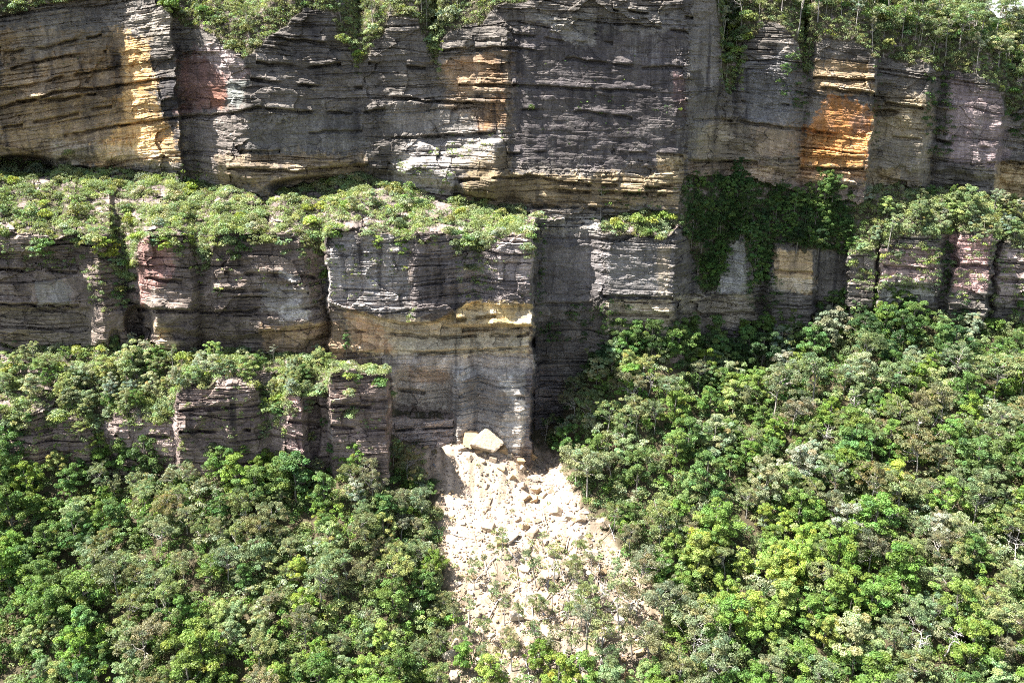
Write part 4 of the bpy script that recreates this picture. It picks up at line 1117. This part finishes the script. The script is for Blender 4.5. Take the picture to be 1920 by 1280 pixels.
for px, py, h in ((185,800,3.5),(195,825,3),(178,840,3.5),(500,770,3.5),(508,800,3.2),(495,825,3.5),(515,745,3.5),(610,800,3),(585,830,3),(60,790,3),(110,800,3),(150,815,3.5),(250,800,2.6),(300,800,2.4),(220,850,3),(30,815,3),(620,850,3),(345,850,3),(400,850,3),(460,850,3),(540,860,2.6)):
    ledge_tree(px, py, 'round', rnd.choice(['pale green', 'mid green', 'yellow-green', 'olive']), h)
for _ in range(60):                 # shrubs leaning out over the rims
    px = rnd.uniform(0, 1000) if rnd.random() < .62 else rnd.uniform(0, 730)
    low_ = rnd.random() < 0.45 and px < 730
    py = float(L(T3 if low_ else T2, px)) + rnd.uniform(-8, 16)
    x, y, z, _ = relief_point(np.array([px]), np.array([py]))
    add_bush(rnd.choice(['pale green', 'olive', 'yellow-green', 'mid green']), (float(x[0]), float(y[0]) - .4, float(z[0]) - .5), rnd.uniform(1.2, 2.4), rnd.choice(HANG) if rnd.random() < .5 else None)
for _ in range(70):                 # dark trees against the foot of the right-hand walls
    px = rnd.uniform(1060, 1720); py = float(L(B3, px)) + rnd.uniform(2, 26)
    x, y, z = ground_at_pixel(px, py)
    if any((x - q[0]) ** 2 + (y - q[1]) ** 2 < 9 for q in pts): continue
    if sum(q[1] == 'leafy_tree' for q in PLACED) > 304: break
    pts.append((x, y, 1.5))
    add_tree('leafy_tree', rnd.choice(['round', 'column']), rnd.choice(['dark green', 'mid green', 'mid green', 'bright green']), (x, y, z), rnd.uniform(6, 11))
# gums of the plateau behind the rim, upper right, pale stems showing
npl = 0
plat = []
for _ in range(6000):
    if npl >= 62: break
    px = rnd.uniform(1345, 1925); py = rnd.uniform(-10, 135)
    lim = L(T1, px)
    if py > lim - 4 or py < L(SKY, px) + 4: continue
    x, y, z, zn_ = relief_point(np.array([px]), np.array([py]))
    if int(zn_[0]) != 0: continue
    x, y, z = float(x[0]), float(y[0]), float(z[0])
    if any((x - q[0]) ** 2 + (y - q[1]) ** 2 < 12 for q in plat): continue
    plat.append((x, y)); npl += 1
    add_tree('gum_tree', rnd.choice(['slender', 'slender', 'slender', 'gum']), rnd.choice(['olive', 'olive', 'brownish olive', 'silvery green']), (x, y, z - .2), rnd.uniform(8, 12))
for px in (468, 755, 790, 800, 640, 700, 860, 920):
    x, y, z, _ = relief_point(np.array([float(px)]), np.array([float(L(T1, px)) - 30]))
    add_tree('gum_tree', 'slender', 'olive', (float(x[0]), float(y[0]), float(z[0]) - .2), 8)

# farther wood on the hill: one mass of crowns and stems
P, R = [], []
M = Mesher()
for _ in range(9000):
    if len(P) > 1300: break
    px = rnd.uniform(1300, 1980); py = rnd.uniform(-60, 190)
    if py > L(T1, px) - 22 - 0.02 * (px - 1300) or py < L(SKY, px) + 2: continue
    x, y, z, zn_ = relief_point(np.array([px]), np.array([py]))
    if int(zn_[0]) != 0: continue
    p = np.array((float(x[0]), float(y[0]), float(z[0])))
    h = rnd.uniform(3.5, 7.0)
    if rnd.random() < 0.16: M.add(*tube([p + (0, 0, -.5), p + (rnd.uniform(-.3, .3), 0, h * .5), p + (rnd.uniform(-.6, .6), 0, h)], [0.10, 0.08, 0.04], 5))
    for k in range(4):
        P.append(p + np.array((rnd.uniform(-1.3, 1.3), rnd.uniform(-1.3, 1.3), h - rnd.uniform(0, 1.6)))); R.append(rnd.uniform(0.6, 1.15))
cc = pal_pick([('olive', 3), ('mid green', 2), ('brownish olive', .6), ('silvery green', 0.6), ('dark green', 2.4)], len(P))
wood = puffs_object('distant_wood', P, R, cc, 24, leaf=0.17, dens=26, label='grey green wood covering the hill above the cliff', cat='wood')
st = link('stems', M.mesh('stems', M_BARK_PALE, smooth=True), wood); st['kind'] = 'stuff'

# ------------------------------------------------------------------ dead trees
for a in ((1545,850,7),(1600,790,7),(1215,745,6),(1650,1010,8),(1705,1265,9),(1560,1000,8),(1300,1240,8),(600,840,5),(590,850,4.5),(1880,700,7),(1770,1240,8),(1830,960,7),(1440,740,6),(1060,1160,7),(1120,1150,8),(985,1140,6),(1735,820,7),(1900,1060,8),(1110,665,6),(1180,720,6),(1070,690,6)):
    x, y, z = ground_at_pixel(a[0], a[1])
    root = bpy.data.objects.new('dead_tree', None); COL.objects.link(root)
    root.location = (x, y, z); root.scale = (a[2] / 9,) * 3
    root.rotation_euler = (rnd.uniform(-.25, .25), rnd.uniform(-.35, .35), rnd.uniform(0, 6.28))
    t, b = rnd.choice(DEAD)
    link('trunk', t, root); link('branches', b, root)
    px, py = proj(x, y, z + a[2] * .6)
    PLACED.append((root, 'dead_tree', 'dead', 'grey', float(px), float(py), a[2]))

# ------------------------------------------------------------------ ROCKS of the fall
import bmesh
bm = bmesh.new(); bmesh.ops.create_icosphere(bm, subdivisions=4, radius=1)
ICO_V = np.array([v.co[:] for v in bm.verts]); ICO_F = np.array([[v.index for v in f.verts] for f in bm.faces]); bm.free()
bm = bmesh.new(); bmesh.ops.create_icosphere(bm, subdivisions=1, radius=1)
ICO1_V = np.array([v.co[:] for v in bm.verts]); ICO1_F = np.array([[v.index for v in f.verts] for f in bm.faces]); bm.free()

def rock_shape(seed, V, planes=11, axes=(1.0, .8, .65), noise=0.03):
    r = np.random.default_rng(seed)
    if planes >= 9:         # joint-bounded block: three skewed pairs of faces and a few broken corners
        q_ = np.linalg.qr(r.normal(size=(3, 3)))[0]
        n = np.concatenate([q_, -q_, r.normal(size=(planes - 6, 3))])
        n[:6] += 0.16 * r.normal(size=(6, 3)); n /= np.linalg.norm(n, axis=1)[:, None]
        d = np.concatenate([r.uniform(0.38, 0.56, 6), r.uniform(0.55, 0.72, planes - 6)])
        dots = V @ n.T
        rad = np.minimum(1.0, np.where(dots > 0.05, d / np.maximum(dots, 0.05), 9).min(1)) * 1.35
        return V * rad[:, None] * np.array(axes) * (1 + noise * r.normal(size=(len(V), 1)))
    kf = np.arange(planes) + 0.5
    ph = np.arccos(1 - 2 * kf / planes); th = np.pi * (1 + 5 ** 0.5) * kf
    n = np.stack([np.cos(th) * np.sin(ph), np.sin(th) * np.sin(ph), np.cos(ph)], 1) + 0.32 * r.normal(size=(planes, 3))
    n /= np.linalg.norm(n, axis=1)[:, None]
    d = r.uniform(0.40, 0.80, planes)
    dots = V @ n.T
    t = np.where(dots > 0.05, d / np.maximum(dots, 0.05), 9)
    rad = np.minimum(1.0, t.min(1))
    p = V * rad[:, None] * np.array(axes)
    return p * (1 + noise * r.normal(size=(len(V), 1)))

BOULD = []
for k in range(9):
    r = np.random.default_rng(700 + k)
    v = rock_shape(700 + k, ICO_V, 9 + k % 4, (1, r.uniform(.6, .9), r.uniform(.45, .75)), 0.006)
    base = np.array(((0.42, 0.34, 0.25), (0.41, 0.29, 0.17), (0.50, 0.43, 0.355), (0.32, 0.25, 0.18))[k % 4])
    c = base * (1 + 0.12 * fbm(v[:, 0] * 2, v[:, 2] * 3 + v[:, 1], k, 3))[:, None]
    BOULD.append(new_mesh('boulder', v, ICO_F, M_FRESH, tint=c))
BNAME = ['buff', 'ochre', 'whitish', 'tan']

def add_boulder(px, py, size, k=None, sink=0.25):
    x, y, z = ground_at_pixel(px, py)
    k = rnd.randrange(9) if k is None else k
    o = link('boulder', BOULD[k])
    o.location = (x, y, z + size * (0.45 - sink)); o.scale = (size, size, size)
    o.rotation_euler = (rnd.uniform(-.5, .5), rnd.uniform(-.5, .5), rnd.uniform(0, 6.28))
    PLACED.append((o, 'boulder', 'boulder', BNAME[k % 4], float(px), float(py), size))
    return o
b = add_boulder(914, 840, 4.8, 8, .12); b.rotation_euler = (0.25, 0.15, 0.6)
b = add_boulder(884, 832, 3.2, 5, .15); b.rotation_euler = (0.1, -0.5, 1.2)
for a in ((993,858,2.2,1),(868,842,1.6,0),(898,848,1.3,5),(944,846,1.8,1),(955,856,1.2,0),(925,862,1.4,3),(975,868,1.6,1),(1012,862,1.3,7),(905,868,1.1,0),(940,880,1.3,5),(880,862,1.2,4),(1030,880,1.4,3),(960,895,1.1,1),(934,836,1.5,3),(955,1010,2.6,2),(917,992,2.0,3),(1000,940,1.7,1),(985,935,1.9,1),(1018,932,1.4,0),(1066,972,1.5,0),(1090,975,1.7,3),(1130,985,2.0,7),(780,915,1.3,2),(1160,1165,2.2,2),(1140,1190,2.0,2),(1175,1145,2.2,6),(1150,1230,1.6,3),(965,1160,2.4,2),(990,1120,1.8,6),(1000,1000,2.0,3),(1035,1040,2.2,2),(1052,1030,1.6,0),(940,1020,1.6,1),(820,925,1.2,3),(1110,1040,1.8,6),(1090,1010,1.6,2),(780,1100,1.0,3),(850,1270,1.6,0),(905,1260,1.7,7),(870,1240,1.3,3),(1120,1260,1.8,3),(1040,1080,1.6,2),(985,1070,1.5,4)):
    add_boulder(*a)
for _ in range(150):
    px = rnd.uniform(780, 1210); py = rnd.uniform(840, 1280)
    if not inpoly(np.array([px]), np.array([py]), SLIDE)[0]: continue
    add_boulder(px, py, rnd.choice([.6, .7, .8, 1.0, 1.2, 1.6]))
for px, py, sz, k_ in ((652,688,2.0,2),(697,694,1.2,2),(665,690,.9,6),(815,408,1.2,0),(540,437,1.0,0),(380,462,1.3,2),(505,733,1.3,0),(868,700,1.0,2)):      # blocks lying on the ledges
    x, y, z, _ = relief_point(np.array([float(px)]), np.array([float(py)]))
    o = link('boulder', BOULD[k_])
    o.location = (float(x[0]), float(y[0]), float(z[0]) + .15 * sz); o.scale = (sz, sz, sz); o.rotation_euler = (rnd.uniform(-.4, .4), rnd.uniform(-.4, .4), rnd.uniform(0, 6))
    PLACED.append((o, 'boulder', 'boulder', BNAME[k_ % 4], float(px), float(py), sz))
# one mass of small stones
m = 26000
q = rng.uniform(size=(m, 2)) * np.array((62, 92)) + np.array((-26, 112))
qz = ground_z(q[:, 0], q[:, 1])
sw1 = slide_weight(q[:, 0], q[:, 1], qz)
kk = sw1 > rng.uniform(0.1, 0.9, m)
q, qz = q[kk], qz[kk]
shapes = [rock_shape(800 + k, ICO1_V, 7, (1, .8, .7), 0.05) for k in range(12)]
vs, fs, ts = [], [], []
nn = 0
for k in range(len(q)):
    s = 0.09 + 0.46 * rng.random() ** 3.5
    a = rng.uniform(0, 6.28); ca, sa = math.cos(a), math.sin(a)
    v = shapes[k % 12] * s
    v = np.stack([v[:, 0] * ca - v[:, 1] * sa + q[k, 0], v[:, 0] * sa + v[:, 1] * ca + q[k, 1], v[:, 2] + qz[k] + 0.25 * s], 1)
    vs.append(v); fs.append(ICO1_F + nn); nn += len(v)
    c = np.array((0.40, 0.315, 0.235)) * rng.uniform(0.35, 1.3) + np.array((0.02, 0, -0.03)) * rng.normal()
    ts.append(np.tile(c, (len(v), 1)))
sc = link('scree', new_mesh('scree', np.concatenate(vs), np.concatenate(fs), M_FRESH, tint=np.clip(np.concatenate(ts), 0.1, .9)))
tag(sc, 'pale broken stones strewn over the fresh rockslide', 'scree', kind='stuff')

# ------------------------------------------------------------------ logs and splintered timber
LOGS = []
for k in range(5):
    r = np.random.default_rng(850 + k)
    M = Mesher()
    p = np.stack([np.linspace(-1, 1, 6), np.cumsum(r.normal(size=6)) * .03, np.cumsum(r.normal(size=6)) * .03], 1)
    M.add(*tube(p, np.linspace(0.055, 0.022, 6), 7))
    for j_ in range(4):
        t = r.uniform(-.2, 1); p0 = np.array((t, 0, 0)); M.add(*limb(r, p0, p0 + np.array((r.uniform(.1, .3), r.normal() * .2, abs(r.normal()) * .15)), .018, .005, 4))
    LOGS.append((M.mesh('log', M_LOG if k % 2 else M_DEAD, smooth=True), 'brown' if k % 2 else 'grey'))
for k in range(95):
    for _ in range(50):
        px = rnd.uniform(800, 1240); py = rnd.gauss(1110, 90)
        if py < 940 or py > 1290 or not inpoly(np.array([px]), np.array([py]), [(850,960),(1100,940),(1240,1100),(1260,1300),(820,1300),(860,1150)])[0]: continue
        break
    x, y, z = ground_at_pixel(px, py)
    me, cn = rnd.choice(LOGS)
    ln = rnd.uniform(1.4, 4.2)
    o = link('fallen_log', me)
    o.location = (x, y, z + 0.35); o.scale = (ln, ln * .8, ln * .8)
    o.rotation_euler = (0, 0, 0)
    dirv = Vector((rnd.gauss(0.3, 1), rnd.gauss(-.8, .8), 0)).normalized()
    z2 = float(ground_z(x + dirv.x * ln, y + dirv.y * ln)); z1 = float(ground_z(x - dirv.x * ln, y - dirv.y * ln))
    o.rotation_euler = Vector((dirv.x, dirv.y, (z2 - z1) / (2 * ln))).to_track_quat('X', 'Z').to_euler()
    PLACED.append((o, 'fallen_log', 'log', cn, float(px), float(py), ln))

# ------------------------------------------------------------------ labels: what each thing looks like and where one finds it
def place_words(px, py):
    """(row phrase, column phrase) by landmarks of the place"""
    slope_thing = py > L(B3, px) - 70 if px > 1000 else py > L(B3, px) - 60
    if slope_thing:
        if px < 1000 or py > 900:
            row = 'at the cliff foot' if py < 930 else 'on the upper slope' if py < 1010 else 'on the middle slope' if py < 1090 else 'on the lower slope' if py < 1170 else 'at the slope bottom'
        else:
            row = 'at the cliff foot' if py < 640 else 'just below the cliff' if py < 720 else 'on the high slope' if py < 800 else 'on the slope shoulder'
        cols = [(130,'by the far left edge'),(270,'below the mossy left cliff'),(400,'below the reddish tower'),(540,'below the dark tower'),(680,'below the split pillars'),(800,'left of the rockslide'),
                (900,"on the rockslide's left side"),(1000,'in the rockslide middle'),(1100,"on the rockslide's right side"),(1220,'right of the rockslide'),(1330,'below the pale overhang'),(1450,'below the dark gully'),(1570,'below the orange-streaked wall'),(1690,'below the pink wall'),(1810,'below the pink pillars'),(9999,'by the far right edge')]
    elif py < L(B1, px) - 60 and py < 160:
        row = 'on the cliff top'
        cols = [(200,'by the far left corner'),(470,'above the red wall'),(660,'above the dark prow'),(780,'beside the squared top'),(880,'in the grassy notch'),(1340,'above the main wall'),(1420,'beside the rim gully'),(1500,'above the grey wall'),(1600,'above the orange wall'),(1700,'right of the orange wall'),(1800,'above the purple wall'),(9999,'near the sky')]
    elif py < L(T2, px) + 20:
        row = 'on the upper ledge'
        cols = [(90,'by the left cave'),(180,'below the ochre wall'),(270,'below the yellow stain'),(360,'below the dark crack'),(450,'below the red wall'),(560,'below the grey wall'),(640,'in the shadowed corner'),(720,'atop the big block'),(800,'on the big block middle'),(900,'above the hanging bushes'),(1010,"at the big block's end"),(1150,'at the dark main wall'),(1280,'on the small shelf'),(1350,'in the dark gully'),(1450,"on the gully's right side"),(1600,'below the orange wall'),(1700,'above the mossy wall'),(1800,'above the pink wall'),(9999,'by the far right edge')]
    elif py < L(B2, px) - 25:
        row = 'on the middle cliff'
        cols = [(200,'by the mossy wall'),(280,'in the mossy gully'),(450,'in the hanging garden'),(620,'in the block joint'),(780,'on the big block face'),(1000,'in the hanging bushes'),(1280,'at the dark main wall'),(1450,'in the dark gully'),(1600,'by the orange-streaked wall'),(9999,'on the pink walls')]
    else:
        row = 'on the lower ledge'
        cols = [(60,'by the far left edge'),(120,'below the brown overhang'),(190,'above the reddish rocks'),(250,'below the small cave'),(310,'beside the cave mouth'),(370,'below the curved prow'),(440,'above the dark tower'),(510,'below the long overhang'),(600,'above the split pillars'),(740,'on the twin-boulder pillar'),(9999,'above the rockslide')]
    col = next(c for lim, c in cols if px < lim)
    return row, col

ORD = ['leftmost', 'second', 'third', 'fourth', 'fifth', 'sixth', 'seventh', 'eighth', 'ninth', 'tenth', 'eleventh', 'twelfth']
GROUP = {'tall_shrub': 'tall shrubs of the cliff ledges', 'leafy_tree': 'leafy trees of the forest', 'gum_tree': 'gum trees of slope and plateau', 'bush': 'bushes on the ledges', 'boulder': 'boulders of the rockslide', 'fallen_log': 'logs felled by the rockslide', 'dead_tree': 'dead trees in the forest'}
CAT = {'tall_shrub': 'tall shrub', 'leafy_tree': 'leafy tree', 'gum_tree': 'gum tree', 'bush': 'bush', 'boulder': 'boulder', 'fallen_log': 'fallen log', 'dead_tree': 'dead tree'}
SHAPE = {'round': 'rounded', 'column': 'narrow', 'gum': 'spreading', 'slender': 'slender'}
def short(lab):
    for a, b in ((' in the rockslide middle', ' mid-rockslide'), (' from left', ' along'), ('fallen log', 'log'), (' tree ', ' '), ('by the far', 'by far')):
        if len(lab.replace(',', '').split()) <= 16: break
        lab = lab.replace(a, b)
    return lab
spots = {}
for rec in PLACED:
    root, name, style, colour, px, py, h = rec
    row, colm = place_words(px, py)
    if name in ('leafy_tree', 'gum_tree', 'tall_shrub'):
        head = f"{colour} {SHAPE[style]} {CAT[name]}"
    elif name == 'boulder':
        head = f"{'huge' if h > 2.9 else 'big' if h > 1.45 else 'medium' if h > .85 else 'small'} {colour} boulder"
    elif name == 'fallen_log':
        head = f"{'long' if h > 2.8 else 'short'} {colour} fallen log"
    elif name == 'dead_tree':
        head = 'bare grey dead tree'
    else:
        head = f"{'large' if h > 1.9 else 'small'} {colour} bush"
    spots.setdefault((head, row, colm), []).append(rec)
for (head, row, colm), recs in spots.items():
    recs.sort(key=lambda q: q[4])
    for i, q in enumerate(recs):
        lab = f"{head} {row} {colm}"
        if len(recs) > 1:
            lab += ', leftmost' if i == 0 else ', rightmost' if i == len(recs) - 1 else f", {ORD[min(i, 11)]} from left"
        lab = short(lab)
        tag(q[0], lab, CAT[q[1]], GROUP[q[1]])
